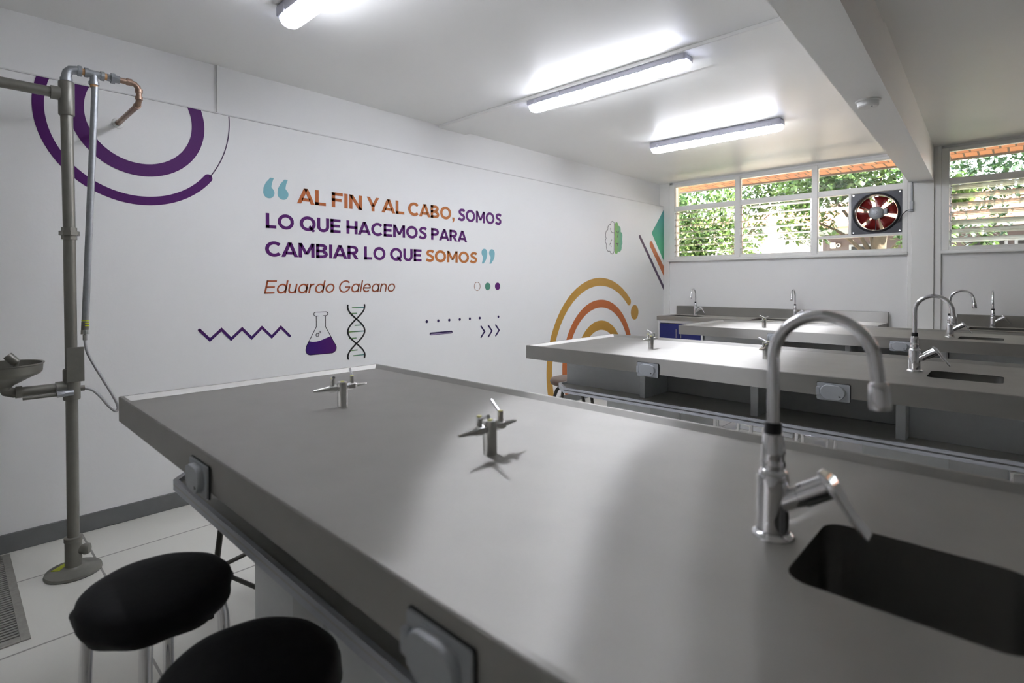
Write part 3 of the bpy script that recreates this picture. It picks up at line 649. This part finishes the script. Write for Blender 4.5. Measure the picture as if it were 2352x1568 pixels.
b = MB(); b.tube([(0, -.05, .812), (0, -.15, .812), (0, -.19, .812), (0, -.212, .82), (0, -.222, .84), (0, -.223, .87)], .0205, 18); b.cyl((0, -.165, .812), (0, -.185, .812), .0245); b.build('bowl_pipe', 'olive', sh, 60)
MB().cyl((.030, -.045, .788), (.030, -.165, .788), .0075).build('feed_pipe', 'olive', sh)
b = MB(); b.cyl((.036, -.03, .79), (.036, -.055, .79), .014, n=8); b.cyl((.03, 0, .79), (.036, -.035, .79), .013); b.build('valve', 'galv', sh, 25)
b = MB(); b.lathe([(.024, -.105), (.027, -.094), (.034, -.086), (.098, -.052), (.118, -.043), (.126, -.032), (.128, -.004), (.133, .0), (.133, .004), (.125, .003), (.122, -.03), (.096, -.047), (.03, -.078), (.0, -.08)], 44, (0, -.223, .93), cap0=True, cap1=False); b.build('eyewash_bowl', 'olive', sh, 40)
b = MB(); b.cyl((.01, -.19, .895), (.012, -.178, .945), .008); b.lathe([(.015, 0), (.017, .004), (.017, .04), (.015, .043)], 20, (.012, -.182, .935), (-.1, -.5, .6)); b.build('spray_head', 'olive', sh, 40)
b = MB(); b.box(.033, .037, -.022, .040, .835, .985, .001, 1); b.box(.0, .035, -.005, .005, .845, .86); b.build('push_plate', 'olive', sh)

# floor drain
dr = thing('floor_drain', 'rectangular floor drain grate at the lower left', 'drain', (.03, -.20, 0))
DX, DY = .85, .642
b = MB(); b.box(0, DX, DY-.028, DY, 0, .006, .001, 1); b.box(0, DX, 0, .028, 0, .006, .001, 1); b.box(0, .028, .028, DY-.028, 0, .006, .001, 1); b.box(DX-.028, DX, .028, DY-.028, 0, .006, .001, 1); b.build('grate_frame', 'grate', dr)
b = MB(); b.box(.028, DX-.028, .028, DY-.028, .0005, .002); b.build('pit', 'gratedark', dr)
b = MB(); k = .034
while k < DX-.034: b.box(k, k+.012, .028, DY-.028, .002, .0055); k += .0205
b.build('grate_bars', 'grate', dr)
# ------------------------------------------------------------------ mural: flat vinyl and paint on the left wall (u = y, v = z)
WALL = lambda u, v, d: (d, u, v)
def area(p): return sum(p[i][0]*p[(i+1) % len(p)][1]-p[(i+1) % len(p)][0]*p[i][1] for i in range(len(p)))
def ribbon(pts, w, closed=False, cap=False):
    """polygons of a stroke of width w along pts (mitred)"""
    P = [Vector(p) for p in pts]; n = len(P); Lf, Rg = [], []
    for i in range(n):
        a = P[i-1] if (i > 0 or closed) else None; b = P[(i+1) % n] if (i < n-1 or closed) else None
        d0 = (P[i]-a).normalized() if a is not None else None; d1 = (b-P[i]).normalized() if b is not None else None
        d0 = d0 or d1; d1 = d1 or d0
        n0 = Vector((-d0.y, d0.x)); n1 = Vector((-d1.y, d1.x)); mt = (n0+n1).normalized(); k = w/2/max(.35, mt.dot(n0))
        Lf.append(P[i]+mt*k); Rg.append(P[i]-mt*k)
    out = []
    for i in range(n if closed else n-1):
        j = (i+1) % n; out.append([tuple(Rg[i]), tuple(Rg[j]), tuple(Lf[j]), tuple(Lf[i])])
    if cap:
        for q in (P[0], P[-1]): out.append(arc(q.x, q.y, w/2, 0, 345, 23))
    return out
def decal(name, polys, mt, parent=None, d0=.0002, d1=.0016):
    b = MB()
    for p in polys:
        if abs(area(p)) < 1e-9: continue
        b.prism(p if area(p) > 0 else p[::-1], WALL, d0, d1)
    return b.build(name, mt, parent, 0)

# geometric sans capitals on a unit cap height, stroke t
def glyph(c, t):
    h = t/2
    V = lambda x: [(x-h, 0), (x+h, 0), (x+h, 1), (x-h, 1)]
    Hb = lambda x0, x1, y: [(x0, y-h*.93), (x1, y-h*.93), (x1, y+h*.93), (x0, y+h*.93)]
    def D(x0, y0, x1, y1, k=1.):
        L = math.hypot(x1-x0, y1-y0); hw = h*k*L/abs(y1-y0); return [(x0-hw, y0), (x0+hw, y0), (x1+hw, y1), (x1-hw, y1)]
    E = lambda cx, cy, rx, ry, a0, a1, n=28: ribbon(arc(cx, cy, rx-h, a0, a1, n, ry-h), t)
    ov = .02
    if c == 'A': return 1.02, [D(.11, 0, .51, 1), D(.91, 0, .51, 1), Hb(.26, .76, .27)]
    if c == 'L': return .66, [V(h), Hb(0, .66, h*.93)]
    if c == 'F': return .70, [V(h), Hb(0, .70, 1-h*.93), Hb(0, .62, .50)]
    if c == 'E': return .72, [V(h), Hb(0, .72, 1-h*.93), Hb(0, .66, .5), Hb(0, .72, h*.93)]
    if c == 'I': return t, [V(h)]
    if c == 'N': return .86, [V(h), V(.86-h), D(h*1.05, 1, .86-h*1.05, 0, 1.0)]
    if c == 'H': return .84, [V(h), V(.84-h), Hb(0, .84, .5)]
    if c == 'M': return 1.04, [V(h), V(1.04-h), D(h, 1, .52, .22, .9), D(1.04-h, 1, .52, .22, .9)]
    if c == 'Y': return .94, [[(.47-h, 0), (.47+h, 0), (.47+h, .42), (.47-h, .42)], D(.47, .34, .11, 1), D(.47, .34, .83, 1)]
    if c == 'O': return 1.06, E(.53, .5, .53, .5+ov, 0, 360, 48)
    if c == 'Q': return 1.06, E(.53, .5, .53, .5+ov, 0, 360, 48)+[[(.56, .26), (.69, .40), (1.02, .02), (.88, -.10)]]
    if c == 'C': return .93, E(.53, .5, .53, .5+ov, 43, 317, 36)
    if c == 'G': return .98, E(.50, .5, .50, .5+ov, 42, 355, 40)+[Hb(.52, .98, .46)]
    if c == 'U': return .84, [[(0, .36), (t, .36), (t, 1), (0, 1)], [(.84-t, .36), (.84, .36), (.84, 1), (.84-t, 1)]]+E(.42, .38, .42, .38+ov, 180, 360, 24)
    if c == 'P': return .76, [V(h), Hb(0, .40, 1-h*.93), Hb(0, .40, .36+h*.93)]+E(.40, .68, .36, .32, -90, 90, 20)
    if c == 'R': return .80, [V(h), Hb(0, .42, 1-h*.93), Hb(0, .42, .36+h*.93)]+E(.42, .68, .36, .32, -90, 90, 20)+[D(.68, 0, .42, .42)]
    if c == 'B': return .79, [V(h), Hb(0, .44, 1-h*.93), Hb(0, .46, .5), Hb(0, .46, h*.93)]+E(.44, .745, .30, .255, -90, 90, 18)+E(.47, .275, .32, .275, -90, 90, 18)
    if c == 'S':
        p = [(.71, .83), (.58, .905), (.42, .915), (.25, .87), (.165, .74), (.22, .62), (.38, .535), (.55, .46), (.645, .36), (.63, .22), (.51, .115), (.36, .085), (.20, .12), (.06, .20)]
        q = [Vector((x, y, 0)) for x, y in p]; return .74, ribbon([(v.x, v.y) for v in smooth_path(q, 4)], t)
    if c == ',': return .24, [[(.03, .0), (.23, .0), (.23, .20), (.03, .20)], [(.10, .02), (.23, .02), (.23, -.02), (.12, -.21), (.03, -.21)]]
    # light lower case, x height .74
    X = .74
    if c == 'o': return .74, E(.37, X/2, .37, X/2+.01, 0, 360, 36)
    if c == 'd': return .72, E(.36, X/2, .36, X/2+.01, 0, 360, 36)+[[(.72-t, 0), (.72, 0), (.72, 1.0), (.72-t, 1.0)]]
    if c == 'a': return .72, E(.36, X/2, .36, X/2+.01, 0, 360, 36)+[[(.72-t, 0), (.72, 0), (.72, X), (.72-t, X)]]
    if c == 'u': return .62, [[(0, .28), (t, .28), (t, X), (0, X)], [(.62-t, 0), (.62, 0), (.62, X), (.62-t, X)]]+E(.31, .31, .31, .32, 180, 360, 20)
    if c == 'n': return .62, [[(0, 0), (t, 0), (t, X), (0, X)], [(.62-t, 0), (.62, 0), (.62, .46), (.62-t, .46)]]+E(.31, .43, .31, .32, 0, 180, 20)
    if c == 'r': return .36, [[(0, 0), (t, 0), (t, X), (0, X)]]+E(.31, .43, .31, .32, 80, 180, 12)
    if c == 'l': return t, [[(0, 0), (t, 0), (t, 1.02), (0, 1.02)]]
    if c == 'e': return .70, E(.36, X/2, .36, X/2+.01, 0, 318, 34)+[[(.05, X/2-h), (.70, X/2-h), (.70, X/2+h), (.05, X/2+h)]]
def word(txt, u0, u1, v0, v1, t=.215, gap=.10, shear=0.):
    polys, x = [], 0.
    for i, ch in enumerate(txt):
        w, ps = glyph(ch, t)
        g = gap*(.35 if ch in 'AY' or (i and txt[i-1] in 'AY') else 1)
        if i: x += g
        polys += [[(px+x, py) for px, py in p] for p in ps]; x += w
    s = v1-v0; xs = [px+shear*py for p in polys for px, py in p]; a, b = min(xs), max(xs); k = (u1-u0)/(b-a)
    return [[(u0+(px+shear*py-a)*k, v0+py*s) for px, py in p] for p in polys]
def decor(name, label, cat, group=None): return thing(name, label, cat, (0, 0, 0), 0, group)

q = decor('wall_quotation', 'large quotation in orange and purple capitals on the left wall', 'wall lettering')
for line, (v0, v1), ws in (('first', (1.783, 1.884), (('AL', 1.867, 2.072, 0), ('FIN', 2.116, 2.357, 0), ('Y', 2.395, 2.500, 0), ('AL', 2.521, 2.727, 0), ('CABO,', 2.764, 3.242, 0), ('SOMOS', 3.284, 3.814, 1))),
                     ('second', (1.606, 1.700), (('LO', 1.661, 1.844, 1), ('QUE', 1.885, 2.182, 1), ('HACEMOS', 2.229, 2.947, 1), ('PARA', 2.992, 3.386, 1))),
                     ('third', (1.429, 1.523), (('CAMBIAR', 1.656, 2.324, 1), ('LO', 2.372, 2.554, 1), ('QUE', 2.595, 2.893, 1), ('SOMOS', 2.936, 3.505, 0)))):
    for tx, u0, u1, pu in ws:
        tag(decal('lettered_word', word(tx, u0, u1, v0, v1), 'purple' if pu else 'orange', q), '%s word %s in the %s line' % ('purple' if pu else 'orange', tx.strip(','), line))
def quote_open(u, v): return [[(u+a, v+b) for a, b in [(-.0355, 0), (-.033, .030), (-.018, .062), (.010, .0945), (.032, .0945), (.021, .066), (.016, .040), (.018, .0305)]+arc(0, 0, .0355, 59, -180, 22)[1:-1]]]
for u in (1.6815, 1.773): tag(decal('quotation_mark', quote_open(u, 1.8295), 'teal', q), 'pale teal opening quotation mark')
for u in (3.5955, 3.690):
    p = [(2*0-a, -b) for a, b in [(x-u, y-1.524) for x, y in quote_open(u, 1.524)[0]]]
    tag(decal('quotation_mark', [[(u+a, 1.524+b) for a, b in p]], 'teal', q), 'pale teal closing quotation mark')
s = decor('wall_signature', 'slanted rust coloured author name under the quotation', 'wall lettering')
for tx, u0, u1 in (('Eduardo', 1.647, 2.134), ('Galeano', 2.169, 2.640)): decal('lettered_word', word(tx, u0, u1, 1.194, 1.277, .115, .12, .20), 'sigink', s)

def band(cx, cy, r0, r1, a0, a1, i0=None, i1=None, capend=False, n=72):
    i0 = a0 if i0 is None else i0; i1 = a1 if i1 is None else i1
    p = arc(cx, cy, r1, a0, a1, n)
    if capend:
        e = math.radians(a1); mx, my, r = cx+(r0+r1)/2*math.cos(e), cy+(r0+r1)/2*math.sin(e), (r1-r0)/2
        p += arc(mx, my, r, a1, a1+(180 if a1 > a0 else -180), 14)[1:-1]
    return [p+arc(cx, cy, r0, i1, i0, n)]
t = decor('purple_ring_motif', 'purple concentric ring motif at the upper left of the mural', 'wall painting')
decal('outer_ring', band(.989, 2.130, .402, .448, 163.7, 322.4, 161.7, 322.4, True), 'purple', t)
decal('inner_ring', band(.992, 2.152, .249, .315, 160.7, 379.3, 155.3, 384.7), 'purple', t)
decal('thin_arc', ribbon(arc(.887, 2.212, .558, 4.2, -37.2, 30), .006), 'aster', t)
t = decor('orange_ring_motif', 'ochre and orange concentric arches low on the mural', 'wall painting')
decal('outer_arch', band(5.440, .342, .881, .970, 195, 47.7, 196.5, 47.7, True), 'ochre', t)
decal('middle_arch', band(5.441, .355, .623, .711, 202, -22, 205, -25), 'burnt', t)
decal('inner_arch', band(5.440, .348, .378, .483, 212, -32, 222, -42), 'ochre', t)
decal('dot', [arc(6.197, .894, .090, 0, 350, 35)], 'ochre', t)
decal('zigzag_decal', ribbon([(1.273, .990), (1.329, .929), (1.393, .986), (1.448, .925), (1.512, .983), (1.569, .922), (1.632, .983), (1.694, .920), (1.753, .978), (1.811, .918)], .0165, cap=True), 'zig')
tag(bpy.data.objects['zigzag_decal'], 'purple zigzag line left of the flask drawing', 'wall painting')
t = decor('flask_drawing', 'line drawing of a flask holding violet liquid', 'wall painting')
r = .035
fo = [(1.997, 1.039), (1.997, .964), (1.9265, .842)]+arc(1.956, .815, .035, 158, 270, 8)+arc(2.110, .814, .035, 270, 382, 8)+[(2.064, .963), (2.064, 1.039)]
decal('flask_outline', ribbon(fo, .0032)+ribbon([(2.012, 1.038), (1.994, 1.038)]+arc(1.992, 1.0515, .0125, 265, 90, 8)+arc(2.070, 1.0515, .0125, 90, -85, 8)+[(2.068, 1.038), (2.048, 1.038)], .0032)+ribbon(arc(2.005, .911, .0105, 0, 348, 28), .003, True)+ribbon(arc(2.023, .929, .0062, 0, 345, 22), .003, True), 'ink', t, .0002, .0022)
decal('liquid', [[(1.9455, .872), (1.9265, .842)]+arc(1.956, .815, .035, 158, 270, 8)+arc(2.110, .814, .035, 270, 382, 8)+[(2.1035, .894), (2.085, .890), (2.06, .882), (2.03, .872), (2.0, .866), (1.97, .866)]], 'liquid', t)
t = decor('double_helix_drawing', 'black double helix drawing with green rungs', 'wall painting')
zz = [1.103, 1.06, 1.03, 1.004, .975, .945, .914, .883, .855, .828, .795, .76, .724]
def hx(s, z):
    k = (1.004-z)/.176; return 2.304+s*.069*math.sin(PI*k)
for s in (1, -1): decal('strand', ribbon([(hx(s, 1.103-.379*i/40)+(0), 1.103-.379*i/40) for i in range(41)], .0105, cap=True), 'ink', t, .0002, .0024)
for u0, u1, v in ((2.273, 2.366, 1.084), (2.252, 2.306, 1.044), (2.294, 2.352, .958), (2.240, 2.368, .914), (2.248, 2.301, .868), (2.258, 2.310, .782), (2.280, 2.372, .7435)):
    decal('rung', ribbon([(u0, v), (u1, v)], .0075, cap=True), 'rung', t)
for i, (u, rr, mt, lb) in enumerate(((3.506, .038, 'ringline', 'outlined circle, first of the row of three'), (3.635, .0335, 'greenink', 'green dot in the row of three circles'), (3.763, .0335, 'purple', 'purple dot at the end of the row of three circles'))):
    p = ribbon(arc(u, 1.229, rr-.002, 0, 352, 44), .0045, True) if i == 0 else [arc(u, 1.228, rr, 0, 352, 44)]
    tag(decal('circle_decal', p, mt), lb, 'wall painting', 'three circles below the quotation')
for i, u in enumerate((2.944, 3.064, 3.182, 3.300, 3.417, 3.536, 3.773)):
    tag(decal('dot_decal', [arc(u, .951, .0118, 0, 340, 17)], 'navy'), ('first', 'second', 'third', 'fourth', 'fifth', 'sixth', 'last, set apart,')[i]+' small dark dot of the row over the chevrons', 'wall painting', 'row of small dots')
t = decor('dash_decal', 'short outlined dark blue bar beside the chevrons', 'wall painting')
decal('bar_outline', ribbon([(2.984, .850), (3.206, .850)], .022, cap=True), 'navy', t)
decal('bar_fill', ribbon([(2.985, .846), (3.205, .846)], .0065, cap=True), mat('lilac_ink', (.38, .30, .46), .45, noise=(5, .03)), t, .0002, .0022)
for i, u in enumerate((3.552, 3.645, 3.738)):
    tag(decal('chevron_decal', ribbon([(u, .877), (u+.044, .829), (u, .782)], .0145, cap=True), 'navy'), ('first', 'middle', 'last')[i]+' of three dark blue chevrons pointing right', 'wall painting', 'three chevrons')
t = decor('brain_drawing', 'brain drawing, left half outlined and right half green', 'wall painting')
BL= [(5.728, 1.94), (5.721, 1.958), (5.689, 1.966), (5.662, 1.954), (5.653, 1.93), (5.619, 1.919), (5.596, 1.896), (5.59, 1.863), (5.561, 1.846), (5.548, 1.813), (5.548, 1.78), (5.557, 1.764), (5.543, 1.743), (5.542, 1.72), (5.561, 1.7), (5.559, 1.668), (5.576, 1.632), (5.606, 1.616), (5.637, 1.62), (5.654, 1.599), (5.685, 1.591), (5.712, 1.602), (5.725, 1.625)]
BR= [(5.745, 1.941), (5.763, 1.961), (5.782, 1.965), (5.803, 1.956), (5.811, 1.936), (5.811, 1.927), (5.846, 1.921), (5.868, 1.902), (5.872, 1.875), (5.872, 1.858), (5.899, 1.842), (5.909, 1.812), (5.902, 1.773), (5.909, 1.739), (5.907, 1.718), (5.892, 1.7), (5.892, 1.669), (5.877, 1.637), (5.847, 1.621), (5.812, 1.621), (5.795, 1.6), (5.773, 1.595), (5.748, 1.603), (5.74, 1.622)]
LL=[[(5.649, 1.887), (5.656, 1.86), (5.677, 1.84), (5.706, 1.835), (5.725, 1.841)], [(5.677, 1.755), (5.66, 1.733), (5.65, 1.711), (5.627, 1.698), (5.615, 1.68)], [(5.65, 1.711), (5.657, 1.689), (5.668, 1.671)]]
LR=[[(5.782, 1.862), (5.795, 1.844), (5.811, 1.838), (5.804, 1.809), (5.797, 1.787)], [(5.824, 1.868), (5.822, 1.851), (5.811, 1.838)], [(5.763, 1.718), (5.788, 1.714), (5.821, 1.721)], [(5.788, 1.714), (5.801, 1.699), (5.805, 1.683)]]
sm = lambda p: [(v.x, v.y) for v in smooth_path([(a, b, 0) for a, b in p], 3)]
decal('outlined_half', ribbon(sm(BL)+[BL[0]], .007)+[pp for l in LL for pp in ribbon(sm(l), .006)], 'line', t)
decal('green_half', [sm(BR)], 'brain', t)
decal('green_half_creases', [pp for l in LR for pp in ribbon(sm(l), .009)], 'line', t, .0002, .0024)
tag(decal('green_triangle_decal', [[(6.624, 1.893), (6.9505, 1.545), (6.9505, 2.222)]], 'tri'), 'green triangle at the window end of the mural', 'wall painting')
tag(decal('orange_stripe_decal', [[(6.9505, 1.472), (6.63, 1.783)]+[(6.613, 1.789), (6.590, 1.782), (6.574, 1.758), (6.580, 1.722)]+[(6.9505, 1.346)]], 'burnt'), 'wide orange stripe slanting below the green triangle', 'wall painting')
tag(decal('dark_stripe_decal', [[(6.9505, 1.222), (6.345, 1.835), (6.328, 1.850), (6.308, 1.846), (6.298, 1.830), (6.306, 1.814), (6.9505, 1.157)]], 'aster'), 'thin dark purple stripe beside the orange stripe', 'wall painting')

# ------------------------------------------------------------------ outside: eave, yard, houses, trees
o = MB().box(2.4, 14, 8.3, 12.5, -.13, -.10).build('ground.001', mat('dark_lawn', (.05, .05, .03), .9, noise=(25, .5), bump=(60, .5)), smooth=0); tag(o, 'ground coloured dark in place of tree shade outside the right window', 'ground', kind='structure')  # dark slab added over the paving, its colour standing for tree shade
o = MB().box(-6, 14, 7.16, 24, -.25, -.12).build('ground', 'paving', smooth=0); tag(o, 'paved yard outside the windows', 'ground', kind='structure')
b = MB(); b.box(-6, 14, 7.16, 8.10, 2.62, 2.74); o = b.build('roof_eave', 'brick', smooth=0); tag(o, 'brick underside of the eave above the windows', 'eave', kind='structure')
o = MB().box(-6, 14, 8.10, 8.13, 2.60, 2.76).build('roof_gutter', 'olive', smooth=0); tag(o, 'dark edge strip of the eave', 'gutter', kind='structure')
o = MB().box(-.4, .06, 7.16, 7.28, -.12, 2.62).build('pier', mat('cream_stucco', (.70, .68, .48), .7, noise=(6, .04)), smooth=0); tag(o, 'cream outer pier left of the windows', 'pier', kind='structure')
def house(name, label, x0, x1, y, z0, wall, roofz, rise):
    h = thing('house', label, 'house', (0, 0, 0))
    MB().box(x0, x1, y, y+3.5, -.12, z0).build('wall', wall, h, 0)
    b = MB(); b.loops([[(x0-.3, y-.45, roofz), (x1+.3, y-.45, roofz), (x1+.3, y-.45, roofz+.09), (x0-.3, y-.45, roofz+.09)], [(x0-.3, y+2, roofz+rise), (x1+.3, y+2, roofz+rise), (x1+.3, y+2, roofz+rise+.09), (x0-.3, y+2, roofz+rise+.09)]])
    b.build('roof', 'roof', h, 0)
    MB().box(x0-.3, x1+.3, y-.50, y-.45, roofz-.06, roofz+.05).build('gutter', 'olive', h, 0)
    return h
ha = house('house', 'sunlit white house seen through the middle louvre', -4.2, .25, 14, 2.58, 'stucco', 2.52, .5)
hb = house('house', 'shaded house with tiled roof behind the fan and right window', .55, 7.5, 12.6, 2.25, 'shade', 2.22, .75)
for x in (1.0, 2.7, 3.3, 4.6):
    f = MB().box(x, x+.52 if x < 3 else x+.9, 12.57, 12.61, 1.2, 1.98).build('house_window', 'motor', hb, 0)
    MB().box(x+.04, x+.48 if x < 3 else x+.86, 12.56, 12.575, 1.24, 1.94).build('dark_pane', 'black', f, 0)
wl = thing('wall_box', 'small pale box with round opening on the shaded house wall', 'wall box', (.78, 12.6, 1.98))
MB().box(-.09, .0, -.06, 0, -.055, .055, .008).build('box_body', 'lam', wl)
MB().torus((.045, -.04, 0), .026, .012, (0, 1, 0), 24, 8).build('round_ring', 'frame', wl)
MB().cyl((.045, -.05, 0), (.045, 0, 0), .024, n=20).build('opening', 'black', wl)

def leaves(n, spots, size, rnd):
    vs, fs = [], []
    for i in range(n):
        cx, cy, cz, rx, ry, rz = rnd.choices(spots, [s[3]*s[4]*s[5] for s in spots])[0]
        while True:
            p = Vector((rnd.uniform(-1, 1), rnd.uniform(-1, 1), rnd.uniform(-1, 1)))
            if p.length < 1 and rnd.random() < .25+.75*p.length: break
        c = Vector((cx+p.x*rx, cy+p.y*ry, cz+p.z*rz)); L = size*rnd.uniform(.7, 1.35); w = L*.30
        d = Vector((rnd.uniform(-1, 1), rnd.uniform(-1, 1), rnd.uniform(-1.1, .25))).normalized(); s = d.cross(Vector((rnd.uniform(-.4, .4), rnd.uniform(-.4, .4), 1))).normalized(); nn = s.cross(d)
        k = len(vs); a = c+d*L*.4
        vs += [c, c+d*L*.3+s*w-nn*w*.35, c+d*L*.68+s*w*.7-nn*w*.25, c+d*L-nn*L*.12, c+d*L*.68-s*w*.7-nn*w*.25, c+d*L*.3-s*w-nn*w*.35, c+d*L*.45]
        for q in ((0, 1, 6), (1, 2, 6), (2, 3, 6), (3, 4, 6), (4, 5, 6), (5, 0, 6)): fs.append(tuple(k+j for j in q))
    me = bpy.data.meshes.new('foliage'); me.from_pydata(vs, [], fs); return me
def tree(name, label, base, h, r, spots, n, size, mt, seed, cat='tree'):
    rnd = random.Random(seed); t = thing(name, label, cat, base, 0, 'trees outside the windows'); B = Vector(base)
    pts = [Vector((0, 0, -.02)), Vector((.03, .02, h*.35)), Vector((-.02, .05, h*.7)), Vector((.04, 0, h))]
    MB().tube(smooth_path(pts, 5), [r*(1-.45*i/15) for i in range(16)], 12).build('trunk', 'bark', t, 60)
    for s in spots[:5]:
        e = Vector(s[:3])-B; MB().tube(smooth_path([pts[2], pts[2].lerp(e, .5)+Vector((0, 0, .12)), e], 5), [r*.28*(1-.75*i/10) for i in range(11)], 8).build('branch', 'bark', t, 60)
    me = leaves(n, [(s[0]-B.x, s[1]-B.y, s[2]-B.z, *s[3:]) for s in spots], size, rnd)
    me.materials.append(M[mt])
    for p in me.polygons: p.use_smooth = True
    f = bpy.data.objects.new('foliage', me); C.objects.link(f); f.parent = t
    return t
tree('leafy_tree', 'dense leafy tree behind the leftmost louvre', (-.5, 9.1, -.12), 2.0, .10, [(-.48, 9.05, 2.42, .75, .5, .75), (-.95, 9.15, 1.95, .65, .5, .85), (-.05, 9.1, 1.72, .45, .45, .55), (-.7, 9.1, 1.48, .7, .5, .45)], 8000, .075, 'leaf', 1)
tree('leafy_tree', 'pale leafy tree hanging over the white house', (-.75, 11.3, -.12), 2.6, .08, [(-.05, 10.95, 3.08, .9, .5, .5), (.60, 10.95, 3.2, .9, .5, .55), (-.25, 10.85, 2.32, .30, .3, .68), (.36, 10.9, 2.72, .62, .4, .22)], 4200, .085, 'leaf', 2)
tree('leafy_tree', 'tree with thick trunk behind the exhaust fan', (1.95, 9.5, -.12), 2.3, .13, [(1.2, 9.4, 2.75, .6, .5, .5), (2.0, 9.3, 2.8, .7, .5, .45), (1.1, 9.3, 2.2, .4, .4, .42), (2.45, 9.0, 1.82, .30, .25, .30), (1.6, 9.5, 3.0, .9, .6, .5)], 5200, .085, 'leaf', 3)
tree('dark_tree', 'dark tree filling the top of the right window', (4.4, 10.8, -.12), 2.6, .12, [(3.6, 10.4, 3.0, 1.0, .6, .6), (4.3, 10.6, 2.6, .9, .6, .7), (5.6, 9.6, 3.4, 1.3, 1.2, .7), (7.0, 9.6, 3.3, 1.4, 1.2, .8), (3.3, 10.3, 2.75, .8, .5, .45), (2.9, 10.3, 2.2, .45, .4, .5)], 16000, .075, 'leafd', 4)  # the far right crowns are out of view, added to shade the ground
tree('young_tree', 'bright young tree close to the right window frame', (2.75, 8.7, -.12), 2.2, .03, [(2.80, 8.6, 2.36, .28, .22, .20), (2.72, 8.6, 1.75, .14, .14, .36), (3.1, 8.7, 1.75, .10, .1, .2)], 700, .085, 'leaf', 5)
# a band of taller trees closing the view far behind the houses
tree('dark_tree', 'dark tree far behind the white house on the left', (-3.2, 12.4, -.12), 2.6, .14, [(-3.3, 12.3, 3.0, 1.2, .8, .9), (-2.4, 12.4, 2.2, .8, .6, 1.0), (-3.6, 12.3, 1.8, 1.0, .7, 1.0)], 6000, .085, 'leafd', 6)
